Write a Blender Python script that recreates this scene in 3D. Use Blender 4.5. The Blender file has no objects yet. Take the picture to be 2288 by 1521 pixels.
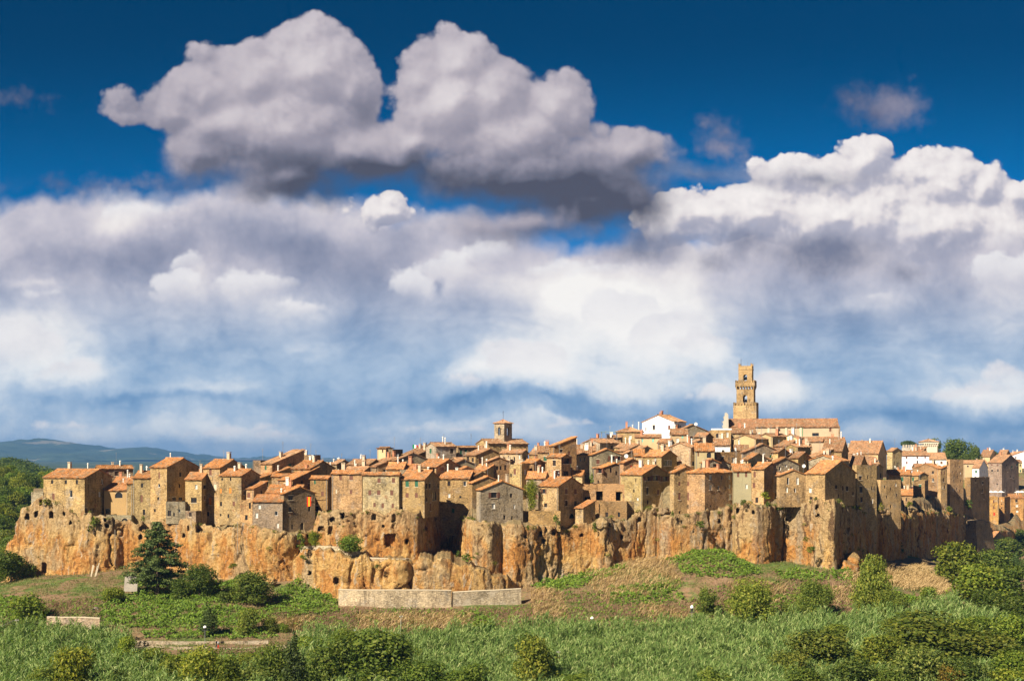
import bpy, bmesh, math, random
import numpy as np
from mathutils import Vector, Matrix, noise as mnoise

# ---------------------------------------------------------------- camera, sky, sun, exposure
FPX, HPY, CPX = 3000.0, 1015.0, 1144.0     # focal length and horizon of the photograph, in its pixels
SUN_AZ, SUN_EL = math.radians(39), math.radians(37)   # sun stands behind the viewer, to the left
EXPOSURE = 1.05
scene = bpy.context.scene
cam_d = bpy.data.cameras.new('camera')
cam = bpy.data.objects.new('camera', cam_d)
scene.collection.objects.link(cam)
cam.location = (0, 0, 0)
cam.rotation_euler = (math.radians(90), 0, 0)
cam_d.sensor_width = 36.0
cam_d.lens = 36.0 * FPX / 2288.0
cam_d.shift_y = (HPY - 760.5) / 2288.0
cam_d.clip_start = 1.0
cam_d.clip_end = 60000.0
scene.camera = cam
scene.view_settings.view_transform = 'Standard'
scene.view_settings.look = 'None'
scene.view_settings.gamma = 1.0
scene.view_settings.exposure = EXPOSURE
scene.view_settings.use_curve_mapping = False
scene.cycles.use_denoising = True
scene.cycles.use_adaptive_sampling = True
scene.cycles.adaptive_threshold = 0.012
scene.cycles.adaptive_min_samples = 12
scene.cycles.max_bounces = 6
scene.cycles.diffuse_bounces = 3
scene.cycles.glossy_bounces = 2
scene.cycles.transmission_bounces = 2
scene.cycles.transparent_max_bounces = 6
scene.cycles.volume_bounces = 0

def make_sun():
    d = bpy.data.lights.new('sun', 'SUN')
    d.energy = 5.0
    d.angle = math.radians(0.53)
    d.color = (1.0, 0.89, 0.71)
    o = bpy.data.objects.new('sun', d)
    scene.collection.objects.link(o)
    to_sun = Vector((-math.sin(SUN_AZ) * math.cos(SUN_EL), -math.cos(SUN_AZ) * math.cos(SUN_EL), math.sin(SUN_EL)))
    o.rotation_euler = to_sun.to_track_quat('Z', 'Y').to_euler()
    o.location = (-200, -200, 300)
make_sun()

# ---- tiny expression layer over shader nodes
class NT:
    def __init__(s, tree): s.t = tree
    def node(s, kind, **kw):
        n = s.t.nodes.new(kind)
        for k, v in kw.items(): setattr(n, k, v)
        return n
    def put(s, sock, v):
        if isinstance(v, E): s.t.links.new(v.s, sock)
        elif hasattr(v, 'is_output'): s.t.links.new(v, sock)
        elif v is not None:
            if isinstance(v, (tuple, list)) and len(v) == 3 and sock.type == 'RGBA': v = (*v, 1)
            sock.default_value = v
    def math(s, op, *a, clamp=False):
        n = s.node('ShaderNodeMath', operation=op, use_clamp=clamp)
        for i, v in enumerate(a): s.put(n.inputs[i], v)
        return E(s, n.outputs[0])
    def vec(s, op, *a, scale=None, out=0):
        n = s.node('ShaderNodeVectorMath', operation=op)
        for i, v in enumerate(a): s.put(n.inputs[i], v)
        if scale is not None: s.put(n.inputs['Scale'], scale)
        return E(s, n.outputs[out])
    def noise(s, v, scale, detail=4, rough=0.5, lac=2.0, dist=0.0, col=False, dim='3D'):
        n = s.node('ShaderNodeTexNoise', noise_dimensions=dim)
        s.put(n.inputs['Vector'], v); s.put(n.inputs['Scale'], scale); s.put(n.inputs['Detail'], detail)
        s.put(n.inputs['Roughness'], rough); s.put(n.inputs['Lacunarity'], lac); s.put(n.inputs['Distortion'], dist)
        return E(s, n.outputs['Color' if col else 0])
    def voro(s, v, scale, feature='F1', detail=0, rough=0.5, smooth=0.5, out='Distance', rnd=1.0, dim='3D'):
        n = s.node('ShaderNodeTexVoronoi', feature=feature, voronoi_dimensions=dim)
        s.put(n.inputs['Vector'], v); s.put(n.inputs['Scale'], scale)
        if 'Detail' in n.inputs: s.put(n.inputs['Detail'], detail); s.put(n.inputs['Roughness'], rough)
        if feature == 'SMOOTH_F1': s.put(n.inputs['Smoothness'], smooth)
        s.put(n.inputs['Randomness'], rnd)
        return E(s, n.outputs[out])
    def step(s, x, a, b, kind='SMOOTHSTEP', lo=0.0, hi=1.0):
        n = s.node('ShaderNodeMapRange', interpolation_type=kind)
        s.put(n.inputs[0], x); s.put(n.inputs[1], a); s.put(n.inputs[2], b); s.put(n.inputs[3], lo); s.put(n.inputs[4], hi)
        return E(s, n.outputs[0])
    def mix(s, f, a, b, blend='MIX'):
        n = s.node('ShaderNodeMix', data_type='RGBA', blend_type=blend)
        s.put(n.inputs[0], f); s.put(n.inputs[6], a); s.put(n.inputs[7], b)
        return E(s, n.outputs[2])
    def ramp(s, f, stops, interp='LINEAR'):
        n = s.node('ShaderNodeValToRGB'); r = n.color_ramp; r.interpolation = interp
        while len(r.elements) < len(stops): r.elements.new(0.5)
        for e, (p, c) in zip(r.elements, stops): e.position = p; e.color = (*c, 1)
        s.put(n.inputs[0], f)
        return E(s, n.outputs[0])
    def xyz(s, v):
        n = s.node('ShaderNodeSeparateXYZ'); s.put(n.inputs[0], v)
        return [E(s, o) for o in n.outputs]
    def comb(s, x, y, z):
        n = s.node('ShaderNodeCombineXYZ')
        for i, v in enumerate((x, y, z)): s.put(n.inputs[i], v)
        return E(s, n.outputs[0])
class E:
    def __init__(s, n, sock): s.n, s.s = n, sock
    def __add__(s, o): return s.n.math('ADD', s, o)
    __radd__ = __add__
    def __sub__(s, o): return s.n.math('SUBTRACT', s, o)
    def __rsub__(s, o): return s.n.math('SUBTRACT', o, s)
    def __mul__(s, o): return s.n.math('MULTIPLY', s, o)
    __rmul__ = __mul__
    def __truediv__(s, o): return s.n.math('DIVIDE', s, o)
# ---- the sky: Nishita air with cumulus banks far away, as a function of direction only
def make_world():
    w = bpy.data.worlds.new('World'); scene.world = w; w.use_nodes = True
    t = w.node_tree; t.nodes.clear(); n = NT(t)
    w.cycles.sampling_method = 'MANUAL'; w.cycles.sample_map_resolution = 256
    sky = n.node('ShaderNodeTexSky', sky_type='NISHITA')
    sky.sun_disc = False; sky.sun_elevation = SUN_EL
    sky.sun_rotation = math.pi + SUN_AZ
    sky.altitude = 6000.0; sky.air_density = 1.0; sky.dust_density = 0.0; sky.ozone_density = 5.0
    STR = 0.06
    tc = n.node('ShaderNodeTexCoord')
    x, y, z = n.xyz(E(n, tc.outputs['Generated']))
    az = n.math('ARCTAN2', x, y)
    A = math.radians(25)          # the same banks of cloud go on round the horizon, folded every 25 degrees
    azf = n.math('PINGPONG', az + A, 2 * A) - A
    hl = n.math('SQRT', x * x + y * y)
    v = z / n.math('MAXIMUM', hl * n.math('COSINE', azf), 0.02)
    kx = n.math('TANGENT', azf) * (FPX / 1000) + CPX / 1000
    ky = HPY / 1000 - v * (FPX / 1000)
    P = n.comb(kx, ky, 0.0)
    def off(v, o): return n.vec('ADD', v, o)
    def blobs(p, lst, k=0.06):
        f = None
        for (cx, cy, rx, ry) in lst:
            cx, cy, rx, ry = cx / 1000, cy / 1000, rx / 1000, ry / 1000
            q = n.vec('MULTIPLY_ADD', p, (1 / rx, 1 / ry, 0), (-cx / rx, -cy / ry, 0))
            d = (1.0 - n.vec('LENGTH', q, out=1)) * min(rx, ry)
            f = d if f is None else n.math('SMOOTH_MAX', f, d, k)
        return f
    def soft(p, lst):
        g = None
        for (cx, cy, rx, ry, w_) in lst:
            cx, cy, rx, ry = cx / 1000, cy / 1000, rx / 1000, ry / 1000
            q = n.vec('MULTIPLY_ADD', p, (1 / rx, 1 / ry, 0), (-cx / rx, -cy / ry, 0))
            d = n.math('POWER', 0.3, n.vec('DOT_PRODUCT', q, q, out=1)) * w_
            g = d if g is None else g + d
        return g
    def warp(p, scale, amp, detail=4, rough=0.55, o=(0, 0, 0)):
        c = n.noise(off(p, o), scale, detail, rough, col=True, dim='2D')
        return n.vec('ADD', p, n.vec('SCALE', n.vec('SUBTRACT', c, (0.5, 0.5, 0.5)), scale=amp))
    # billow: cauliflower lobes
    def billow(p, s, detail=3, rough=0.55):
        amp = sum(rough ** i for i in range(detail + 1))
        return 1.0 - n.voro(p, s, 'F1', detail, rough, dim='2D') * (2.0 / amp)
    LX, LY = -0.55, -0.83         # towards the light, in picture terms up and left
    tint = (0.006, 0.29, 0.38)     # a polarising filter deepens the blue
    air = n.mix(1.0, E(n, sky.outputs[0]), tint, 'MULTIPLY')
    air = n.vec('SCALE', air, scale=1.0 + n.step(ky, 0.05, 0.60) * 1.1)
    k = 1.0 / STR / 2 ** EXPOSURE
    def rad(c): return n.vec('SCALE', c, scale=k)
    def bgs(c):
        b = n.node('ShaderNodeBackground'); n.put(b.inputs[0], c); b.inputs[1].default_value = STR
        return b.outputs[0]
    lums = [
        (150, 480, 210, 55, .14), (310, 475, 90, 45, .20), (470, 470, 120, 35, .16), (120, 550, 180, 40, .08), (300, 575, 150, 55, -.22), (90, 600, 130, 50, -.06),
        (600, 545, 280, 60, -.22), (820, 600, 240, 60, -.16), (420, 600, 50, 55, .22), (560, 650, 130, 50, .14), (680, 700, 90, 30, .12), (760, 490, 160, 40, .12),
        (60, 790, 120, 70, .44), (180, 835, 70, 35, .26), (20, 690, 60, 40, -.12), (100, 660, 60, 14, .20), (500, 770, 330, 90, -.04), (850, 740, 300, 110, -.08),
        (870, 860, 190, 40, -.04), (500, 875, 150, 18, .12), (560, 905, 180, 12, -.12), (300, 895, 220, 14, -.15), (950, 645, 80, 45, .24), (1000, 590, 80, 40, .20), (975, 650, 18, 28, -.30),
        (1180, 820, 150, 60, .42), (1060, 850, 60, 26, .30), (1350, 700, 230, 120, .34), (1250, 640, 160, 50, .28), (1480, 720, 150, 90, .34), (1560, 780, 90, 60, .26), (1400, 850, 180, 40, .20),
        (1700, 855, 90, 40, .36), (1600, 880, 70, 26, .18), (1880, 690, 280, 90, -.18), (2000, 780, 300, 60, -.03), (1750, 640, 150, 40, .02), (1960, 660, 110, 20, .20), (2240, 640, 120, 70, .16),
        (2150, 880, 130, 26, .28), (2260, 850, 80, 50, .24), (1250, 910, 320, 20, -.17), (1950, 945, 420, 24, -.22), (1500, 935, 300, 12, -.12), (1050, 905, 200, 14, -.12),
        (1240, 945, 60, 7, .20), (560, 970, 180, 16, .14), (1000, 955, 260, 12, .14), (250, 960, 260, 18, .10), (1050, 985, 600, 22, .16), (400, 985, 500, 22, .12), (1900, 990, 500, 18, .12), (1700, 540, 300, 60, .06), (2050, 580, 200, 60, -.02)]
    Ws = warp(P, 2.4, 0.16, 6, 0.62, (8.3, 2.2, 0))
    HEADS = [(425, 590, 46, 34), (395, 640, 60, 40), (560, 640, 90, 34), (690, 690, 60, 20), (60, 790, 95, 62), (20, 740, 50, 34), (150, 830, 62, 34), (110, 660, 50, 14), (1000, 600, 70, 40), (930, 640, 60, 34), (1180, 815, 105, 52), (1060, 850, 46, 22), (1120, 790, 60, 34),
        (1500, 745, 90, 60), (1570, 775, 60, 40), (1400, 700, 110, 60), (1730, 850, 46, 26), (1690, 862, 36, 22), (1610, 878, 46, 20), (2180, 880, 80, 20), (2255, 850, 60, 40), (1960, 655, 60, 20), (2250, 610, 90, 50), (1260, 600, 90, 26), (310, 480, 70, 30), (1100, 570, 70, 30), (1330, 610, 60, 18),
        (560, 962, 50, 10), (620, 975, 60, 12), (480, 970, 40, 9), (1240, 948, 40, 6), (160, 955, 60, 10), (1010, 960, 60, 8)]
    Wq = warp(P, 6.0, 0.045, 4, 0.55, (4.4, 1.7, 0))
    def heads(lo_zone):
        bw = billow(P, 11.0, 3, 0.55) * 0.026; a = None
        for (cx, cy, rx, ry) in HEADS:
            if (cy < 660) == lo_zone and not 600 < cy < 780: continue
            cx, cy, rx, ry = cx / 1000, cy / 1000, rx / 1000, ry / 1000
            q = n.vec('MULTIPLY_ADD', Wq, (1 / rx, 1 / ry, 0), (-cx / rx, -cy / ry, 0))
            f = (1.0 - n.vec('LENGTH', q, out=1)) * ry + bw
            qy = n.vec('DOT_PRODUCT', q, (0.25, 1.0, 0), out=1)
            al = n.step(f, -0.002, 0.014) * n.step(qy, 0.75, -0.65)
            a = al if a is None else n.math('MAXIMUM', a, al)
        return a, bw
    def deckcol(lo_zone):
        lum = soft(Ws, [b for b in lums if (b[1] + 2 * b[3] > 680 if lo_zone else b[1] - 2 * b[3] < 780)])
        if lo_zone: tx = n.noise(n.vec('MULTIPLY', Ws, (1.0, 2.4, 1.0)), 4.5, 7, 0.64, dim='2D') - 0.5
        else: tx = n.noise(Ws, 5.0, 7, 0.64, dim='2D') - 0.5
        bw = billow(Wq, 6.0, 3, 0.58)
        lm = n.step(lum + tx * 0.46 + bw * 0.19, -0.555, 0.49, 'LINEAR')
        up = n.ramp(lm, [(0.0, (.15, .18, .275)), (0.22, (.235, .265, .38)), (0.42, (.385, .395, .50)), (0.62, (.60, .575, .645)), (0.82, (.84, .79, .79)), (1.0, (.96, .93, .90))])
        lo = n.ramp(lm, [(0.0, (.040, .135, .315)), (0.18, (.095, .235, .455)), (0.38, (.23, .385, .60)), (0.58, (.44, .57, .735)), (0.80, (.80, .84, .88)), (1.0, (.99, .97, .95))])
        c = n.mix(n.step(ky, 0.56, 0.86), up, lo)
        ha, hb = heads(lo_zone)
        hl = n.step(hb * 8.0 + tx * 0.8 + 0.45, 0.0, 1.0, 'LINEAR')
        hc = n.ramp(hl, [(0.0, (.62, .63, .70)), (0.5, (.84, .82, .84)), (1.0, (.98, .96, .94))])
        return n.mix(ha * 0.85, c, hc), tx, lum
    # ---- low zone: nothing but the far deck
    lowc, _, _ = deckcol(True)
    low_sh = bgs(rad(lowc))
    # ---- middle zone
    dcol, tex, lum = deckcol(False)
    crisp = [(1925, 366, 84, 58), (1765, 390, 82, 42), (1850, 405, 90, 52), (2120, 412, 118, 76), (2065, 388, 74, 46), (2195, 418, 58, 74),
             (2275, 440, 45, 42), (1560, 475, 125, 62), (1490, 515, 65, 48), (1700, 475, 170, 75), (1880, 485, 190, 90), (2100, 505, 170, 95),
             (860, 472, 100, 38), (2260, 560, 140, 110)]
    def crispf(p):
        wp = warp(p, 7.0, 0.038, 5, 0.6)
        return blobs(wp, crisp, 0.03) + billow(p, 10.0, 3, 0.52) * 0.030
    c0 = crispf(P); c1 = crispf(off(P, (LX * 0.018, LY * 0.018, 0)))
    ca = n.step(c0, 0.0, 0.008)
    crel = n.step(c0 - c1, -0.020, 0.026)
    deck = [(220, 800, 800, 372), (560, 800, 260, 408), (720, 800, 470, 356), (990, 820, 330, 352), (1330, 950, 600, 410), (1830, 900, 560, 440), (2300, 900, 420, 470)]
    Wd = warp(P, 3.2, 0.10, 5, 0.6, (3.1, 0.7, 0))
    dk = blobs(Wd, deck, 0.05) + billow(Wd, 8.0, 2, 0.55) * 0.03
    da = n.math('MAXIMUM', n.step(dk, -0.010, 0.040), n.step(ky, 0.63, 0.69))
    cl = n.step(crel * 0.70 + c0 * 2.4 + tex * 0.25 - n.step(ky, 0.46, 0.60) * 0.30, -0.10, 0.85, 'LINEAR')
    ccol = n.ramp(cl, [(0.0, (.32, .34, .45)), (0.3, (.50, .49, .57)), (0.6, (.78, .73, .74)), (1.0, (.95, .90, .88))])
    cfade = ca * (1.0 - n.step(ky + tex * 0.16, 0.50, 0.60))
    gv = n.step(blobs(warp(P, 5.0, 0.10, 5, 0.6, (1.3, 5.2, 0)),
        [(1830, 405, 180, 26), (1440, 555, 110, 50), (1670, 545, 60, 34), (1590, 575, 60, 32), (1840, 570, 150, 58), (2010, 590, 45, 24), (1560, 395, 120, 22), (1700, 400, 90, 20)], 0.03), -0.012, 0.040)
    gcol = n.mix(n.step(tex + lum * 0.4, -0.16, 0.20), (.16, .18, .27), (.42, .41, .48))
    near = [(690, 150, 135, 110), (772, 195, 74, 110), (560, 195, 125, 95), (455, 210, 95, 80), (458, 115, 36, 32), (390, 250, 110, 60), (290, 255, 62, 34), (260, 225, 40, 26),
            (500, 280, 145, 85), (640, 285, 215, 130), (440, 350, 105, 75), (640, 395, 190, 70), (790, 340, 120, 95), (870, 365, 120, 55),
            (1018, 145, 78, 76), (940, 185, 58, 76), (1010, 235, 130, 115), (1115, 225, 95, 95), (1245, 240, 84, 70), (1285, 245, 50, 66), (1140, 305, 200, 95), (930, 310, 100, 55),
            (1180, 395, 320, 105), (1400, 345, 100, 62), (1310, 445, 200, 95), (1200, 495, 210, 55), (1465, 355, 80, 40), (1430, 450, 130, 80), (1150, 500, 260, 50), (620, 425, 190, 50)]
    def nearf(p):
        wp = warp(p, 5.5, 0.055, 6, 0.64, (0.4, 9.1, 0))
        return blobs(wp, near, 0.045) + (billow(p, 6.5, 3, 0.55) - 0.12) * 0.030
    f0 = nearf(P); f1 = nearf(off(P, (LX * 0.024, LY * 0.024, 0)))
    low = n.step(ky, 0.27, 0.42)
    fa = n.step(f0, -0.001, 0.011 + low * 0.050)
    frel = n.step(f0 - f1, -0.022, 0.030)
    fs = soft(warp(P, 4.0, 0.10, 5, 0.6, (6.0, 1.0, 0)), [
        (690, 130, 150, 90, .16), (1010, 190, 120, 110, .16), (1210, 240, 120, 60, .14), (930, 310, 90, 30, .16), (1390, 330, 60, 26, .12), (1080, 330, 150, 40, .10), (520, 240, 120, 60, .04),
        (710, 400, 260, 80, -.38), (1210, 425, 340, 90, -.52), (690, 440, 130, 40, -.20), (880, 385, 120, 40, -.30), (430, 350, 90, 50, -.14), (1330, 440, 150, 50, -.22), (330, 250, 90, 50, -.08),
        (1130, 495, 130, 18, .16), (810, 240, 40, 60, -.12), (560, 330, 70, 30, -.10)])
    fl = n.step(frel * 0.32 + fs + f0 * 0.9 + tex * 0.36 + 0.34, 0.0, 1.0, 'LINEAR')
    fcol = n.ramp(fl, [(0.0, (.085, .092, .135)), (0.2, (.16, .165, .225)), (0.42, (.31, .295, .365)), (0.68, (.52, .475, .525)), (1.0, (.80, .745, .755))])
    sc = billow(P, 12.0, 3, 0.6) * 0.035 + blobs(warp(P, 6.5, 0.10, 6, 0.62, (2.0, 3.0, 0)), [(1985, 235, 85, 48), (1900, 225, 35, 30), (1625, 320, 44, 40), (1590, 285, 22, 22), (45, 228, 30, 14), (250, 415, 130, 14)], 0.03)
    sa = n.step(sc, -0.015, 0.05) * 0.66
    scol = n.mix(n.step(tex, -0.2, 0.2), (.17, .16, .225), (.36, .32, .385))
    col = n.mix(sa, air, rad(scol))
    col = n.mix(da, col, rad(dcol))
    col = n.mix(cfade, col, rad(ccol))
    col = n.mix(gv * 0.80, col, rad(gcol))
    col = n.mix(fa, col, rad(fcol))
    mid_sh = bgs(col)
    # ---- zones: clear air on top, cloud banks, far deck, and below the horizon
    def mixs(f, a, b):
        m = n.node('ShaderNodeMixShader'); n.put(m.inputs[0], f); t.links.new(a, m.inputs[1]); t.links.new(b, m.inputs[2])
        return m.outputs[0]
    sh = mixs(n.step(ky, 0.69, 0.71, 'LINEAR'), mid_sh, low_sh)
    sh = mixs(n.step(ky, -0.06, -0.05, 'LINEAR'), bgs(air), sh)
    sh = mixs(n.step(z, -0.012, -0.010, 'LINEAR'), bgs((0.10 * k, 0.11 * k, 0.09 * k)), sh)
    out = n.node('ShaderNodeOutputWorld'); t.links.new(sh, out.inputs[0])
make_world()
# ---------------------------------------------------------------- helpers
RNG = np.random.default_rng(7)
rnd = random.Random(11)
COL = scene.collection
def ray(px, py, Y):                        # a direction in the photograph at a chosen distance
    return Vector(((px - CPX) / FPX * Y, Y, (HPY - py) / FPX * Y))
def proj(x, y, z):
    return CPX + FPX * x / y, HPY - FPX * z / y
_perm = np.random.default_rng(3).permutation(256); _perm = np.concatenate([_perm, _perm, _perm])
_grad = np.random.default_rng(5).normal(size=(256, 3)); _grad /= np.linalg.norm(_grad, axis=1)[:, None]
def perlin(x, y, z):
    x, y, z = np.broadcast_arrays(np.asarray(x, float), y, z)
    xi, yi, zi = np.floor(x).astype(int), np.floor(y).astype(int), np.floor(z).astype(int)
    xf, yf, zf = x - xi, y - yi, z - zi
    xi &= 255; yi &= 255; zi &= 255
    f = lambda t: t * t * t * (t * (t * 6 - 15) + 10)
    u, v, w = f(xf), f(yf), f(zf)
    def g(dx, dy, dz):
        h = _perm[_perm[_perm[(xi + dx) & 255] + ((yi + dy) & 255)] + ((zi + dz) & 255)]
        G = _grad[h]
        return G[..., 0] * (xf - dx) + G[..., 1] * (yf - dy) + G[..., 2] * (zf - dz)
    l = lambda a, b, t: a + (b - a) * t
    return l(l(l(g(0,0,0), g(1,0,0), u), l(g(0,1,0), g(1,1,0), u), v), l(l(g(0,0,1), g(1,0,1), u), l(g(0,1,1), g(1,1,1), u), v), w)
def fbm(x, y, z, o=4, r=0.5):
    s, a = 0, 1.0
    for i in range(o):
        s = s + a * perlin(x + 17.3 * i, y + 9.1 * i, z + 5.7 * i); x, y, z = x * 2, y * 2, z * 2; a *= r
    return s
def ridged(x, y, z, o=4, r=0.5):
    s, a = 0, 1.0
    for i in range(o):
        s = s + a * (1 - 2 * np.abs(perlin(x + 7.3 * i, y + 3.1 * i, z + 8.7 * i))); x, y, z = x * 2, y * 2, z * 2; a *= r
    return s

def tag(o, label=None, cat=None, group=None, kind=None):
    if label: o['label'] = label
    if cat: o['category'] = cat
    if group: o['group'] = group
    if kind: o['kind'] = kind
    return o
def empty(name, loc, rz=0.0, parent=None):
    o = bpy.data.objects.new(name, None); COL.objects.link(o)
    o.location = loc; o.rotation_euler = (0, 0, rz); o.empty_display_size = 0.5
    if parent: o.parent = parent
    return o
def link(name, me, mat=None, parent=None, smooth=False):
    o = bpy.data.objects.new(name, me); COL.objects.link(o)
    if mat is not None:
        for m in (mat if isinstance(mat, (list, tuple)) else [mat]): me.materials.append(m)
    if parent: o.parent = parent
    if smooth: me.shade_smooth()
    return o
def npmesh(name, V, F):
    """V (n,3); F (m,3) or (m,4) int arrays, or a list of such arrays"""
    me = bpy.data.meshes.new(name)
    Fs = F if isinstance(F, list) else [F]
    V = np.ascontiguousarray(V, dtype=np.float32)
    me.vertices.add(len(V)); me.vertices.foreach_set('co', V.ravel())
    loops = np.concatenate([f.ravel() for f in Fs]).astype(np.int32)
    tot = np.concatenate([np.full(len(f), f.shape[1]) for f in Fs]).astype(np.int32)
    me.loops.add(len(loops)); me.loops.foreach_set('vertex_index', loops)
    me.polygons.add(len(tot)); st = np.concatenate([[0], np.cumsum(tot)[:-1]]).astype(np.int32)
    me.polygons.foreach_set('loop_start', st)
    try: me.polygons.foreach_set('loop_total', tot)
    except Exception: pass
    me.update(calc_edges=True); me.validate()
    return me
class MB:
    """collects polygons for one mesh"""
    def __init__(s): s.v, s.f, s.m = [], [], []
    def poly(s, pts, mi=0):
        b = len(s.v); s.v += [tuple(p) for p in pts]; s.f.append(tuple(range(b, b + len(pts)))); s.m.append(mi)
    def box(s, x0, x1, y0, y1, z0, z1, mi=0, bottom=True):
        p = [(x0,y0,z0),(x1,y0,z0),(x1,y1,z0),(x0,y1,z0),(x0,y0,z1),(x1,y0,z1),(x1,y1,z1),(x0,y1,z1)]
        b = len(s.v); s.v += p
        for q in ((0,1,5,4),(1,2,6,5),(2,3,7,6),(3,0,4,7),(4,5,6,7)) + (((3,2,1,0),) if bottom else ()):
            s.f.append(tuple(b + i for i in q)); s.m.append(mi)
    def frustum(s, c, r0, r1, z0, z1, n=8, mi=0, cap=True, c1=None):
        c1 = c1 or c
        b = len(s.v)
        for k in range(n):
            a = 2 * math.pi * k / n; s.v.append((c[0] + r0 * math.cos(a), c[1] + r0 * math.sin(a), z0))
        for k in range(n):
            a = 2 * math.pi * k / n; s.v.append((c1[0] + r1 * math.cos(a), c1[1] + r1 * math.sin(a), z1))
        for k in range(n):
            s.f.append((b + k, b + (k + 1) % n, b + n + (k + 1) % n, b + n + k)); s.m.append(mi)
        if cap:
            s.f.append(tuple(b + n + k for k in range(n))); s.m.append(mi)
    def tube(s, pts, r, n=5, mi=0):
        pts = [Vector(p) for p in pts]; b = len(s.v)
        for i, p in enumerate(pts):
            d = (pts[min(i + 1, len(pts) - 1)] - pts[max(i - 1, 0)]).normalized()
            a = d.orthogonal().normalized(); c = d.cross(a)
            rr = r[i] if isinstance(r, (list, tuple)) else r
            for k in range(n):
                t = 2 * math.pi * k / n; s.v.append(tuple(p + (a * math.cos(t) + c * math.sin(t)) * rr))
        for i in range(len(pts) - 1):
            for k in range(n):
                s.f.append((b + i * n + k, b + i * n + (k + 1) % n, b + (i + 1) * n + (k + 1) % n, b + (i + 1) * n + k)); s.m.append(mi)
    def mesh(s, name):
        me = bpy.data.meshes.new(name); me.from_pydata(s.v, [], s.f)
        if any(s.m): me.polygons.foreach_set('material_index', s.m)
        me.update(); return me
    def build(s, name, mat, parent=None, smooth=False, color=None):
        o = link(name, s.mesh(name), mat, parent, smooth)
        if color: o.color = (*color, 1)
        return o

# ---------------------------------------------------------------- materials
def material(name):
    m = bpy.data.materials.new(name); m.use_nodes = True; m.node_tree.nodes.clear()
    n = NT(m.node_tree)
    b = n.node('ShaderNodeBsdfPrincipled'); o = n.node('ShaderNodeOutputMaterial')
    m.node_tree.links.new(b.outputs[0], o.inputs[0])
    b.inputs['Roughness'].default_value = 0.9; b.inputs['Specular IOR Level'].default_value = 0.2
    return m, n, b, o
def world_pos(n):
    g = n.node('ShaderNodeNewGeometry'); return E(n, g.outputs['Position']), g
def bump(n, b, h, strength, dist):
    k = n.node('ShaderNodeBump'); n.put(k.inputs['Height'], h); k.inputs['Strength'].default_value = strength; k.inputs['Distance'].default_value = dist
    n.t.links.new(k.outputs[0], b.inputs['Normal'])
def objcol(n):
    i = n.node('ShaderNodeObjectInfo'); return E(n, i.outputs['Color']), E(n, i.outputs['Random'])
def mat_stone():
    m, n, b, o = material('tufa_masonry')
    p, g = world_pos(n); c, r = objcol(n)
    q = n.vec('MULTIPLY', n.vec('ADD', p, n.vec('SCALE', n.noise(p, 1.5, 2, 0.5, col=True), scale=0.25)), (1.0, 1.0, 1.7))
    cell = n.voro(q, 2.5, 'F1', out='Color', rnd=0.9); cx, cy, cz = n.xyz(cell)
    edge = n.voro(q, 2.5, 'DISTANCE_TO_EDGE', rnd=0.9)
    big = n.noise(p, 0.22, 5, 0.62)
    fine = n.noise(p, 3.0, 4, 0.6)
    st = n.noise(n.vec('MULTIPLY', p, (1.2, 1.2, 0.14)), 1.0, 5, 0.62)
    v = (cx - 0.5) * 0.50 + (fine - 0.5) * 1.0 + (big - 0.5) * 1.9 + 1.0
    joint = n.step(edge, 0.0, 0.07, lo=0.80, hi=1.0)
    stain = n.step(st, 0.52, 0.70, lo=1.0, hi=0.55)
    col = n.vec('SCALE', c, scale=v * joint * stain)
    gr = n.step(n.noise(n.vec('ADD', p, (31, 7, 3)), 0.35, 5, 0.65), 0.52, 0.68) * 0.40
    lumv = n.vec('DOT_PRODUCT', col, (0.36, 0.44, 0.2), out=1)
    grey = n.vec('SCALE', (0.95, 0.93, 0.88), scale=lumv)
    col = n.mix(gr, col, grey)
    pl = n.step(n.noise(n.vec('ADD', p, (3, 61, 17)), 0.30, 6, 0.68) + (r - 0.5) * 0.10, 0.55, 0.58)      # patches of old plaster
    col = n.mix(pl * 0.75, col, n.vec('SCALE', n.vec('MULTIPLY', c, (1.10, 1.16, 1.30)), scale=(fine - 0.5) * 0.5 + 1.0))
    br = n.step(n.noise(n.vec('ADD', p, (13, 6, 71)), 0.5, 4, 0.6), 0.66, 0.69) * 0.5
    col = n.mix(br, col, (0.30, 0.14, 0.07))
    col = n.mix(n.step(cy, 0.86, 0.94) * 0.35, col, (0.16, 0.12, 0.08))
    n.put(b.inputs['Base Color'], col)
    bump(n, b, joint * 0.6 + fine * 0.7 + cx * 0.35, 1.0, 0.28)
    return m
def mat_plaster():
    m, n, b, o = material('lime_plaster')
    p, g = world_pos(n); c, r = objcol(n)
    big = n.noise(p, 0.35, 5, 0.6); fine = n.noise(p, 4.0, 4, 0.6)
    st = n.noise(n.vec('MULTIPLY', p, (1.4, 1.4, 0.16)), 1.0, 4, 0.6)
    v = (big - 0.5) * 0.45 + (fine - 0.5) * 0.2 + 1.0
    col = n.vec('SCALE', c, scale=v * n.step(st, 0.55, 0.75, lo=1.0, hi=0.78))
    n.put(b.inputs['Base Color'], col); bump(n, b, fine, 0.3, 0.05)
    return m
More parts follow.
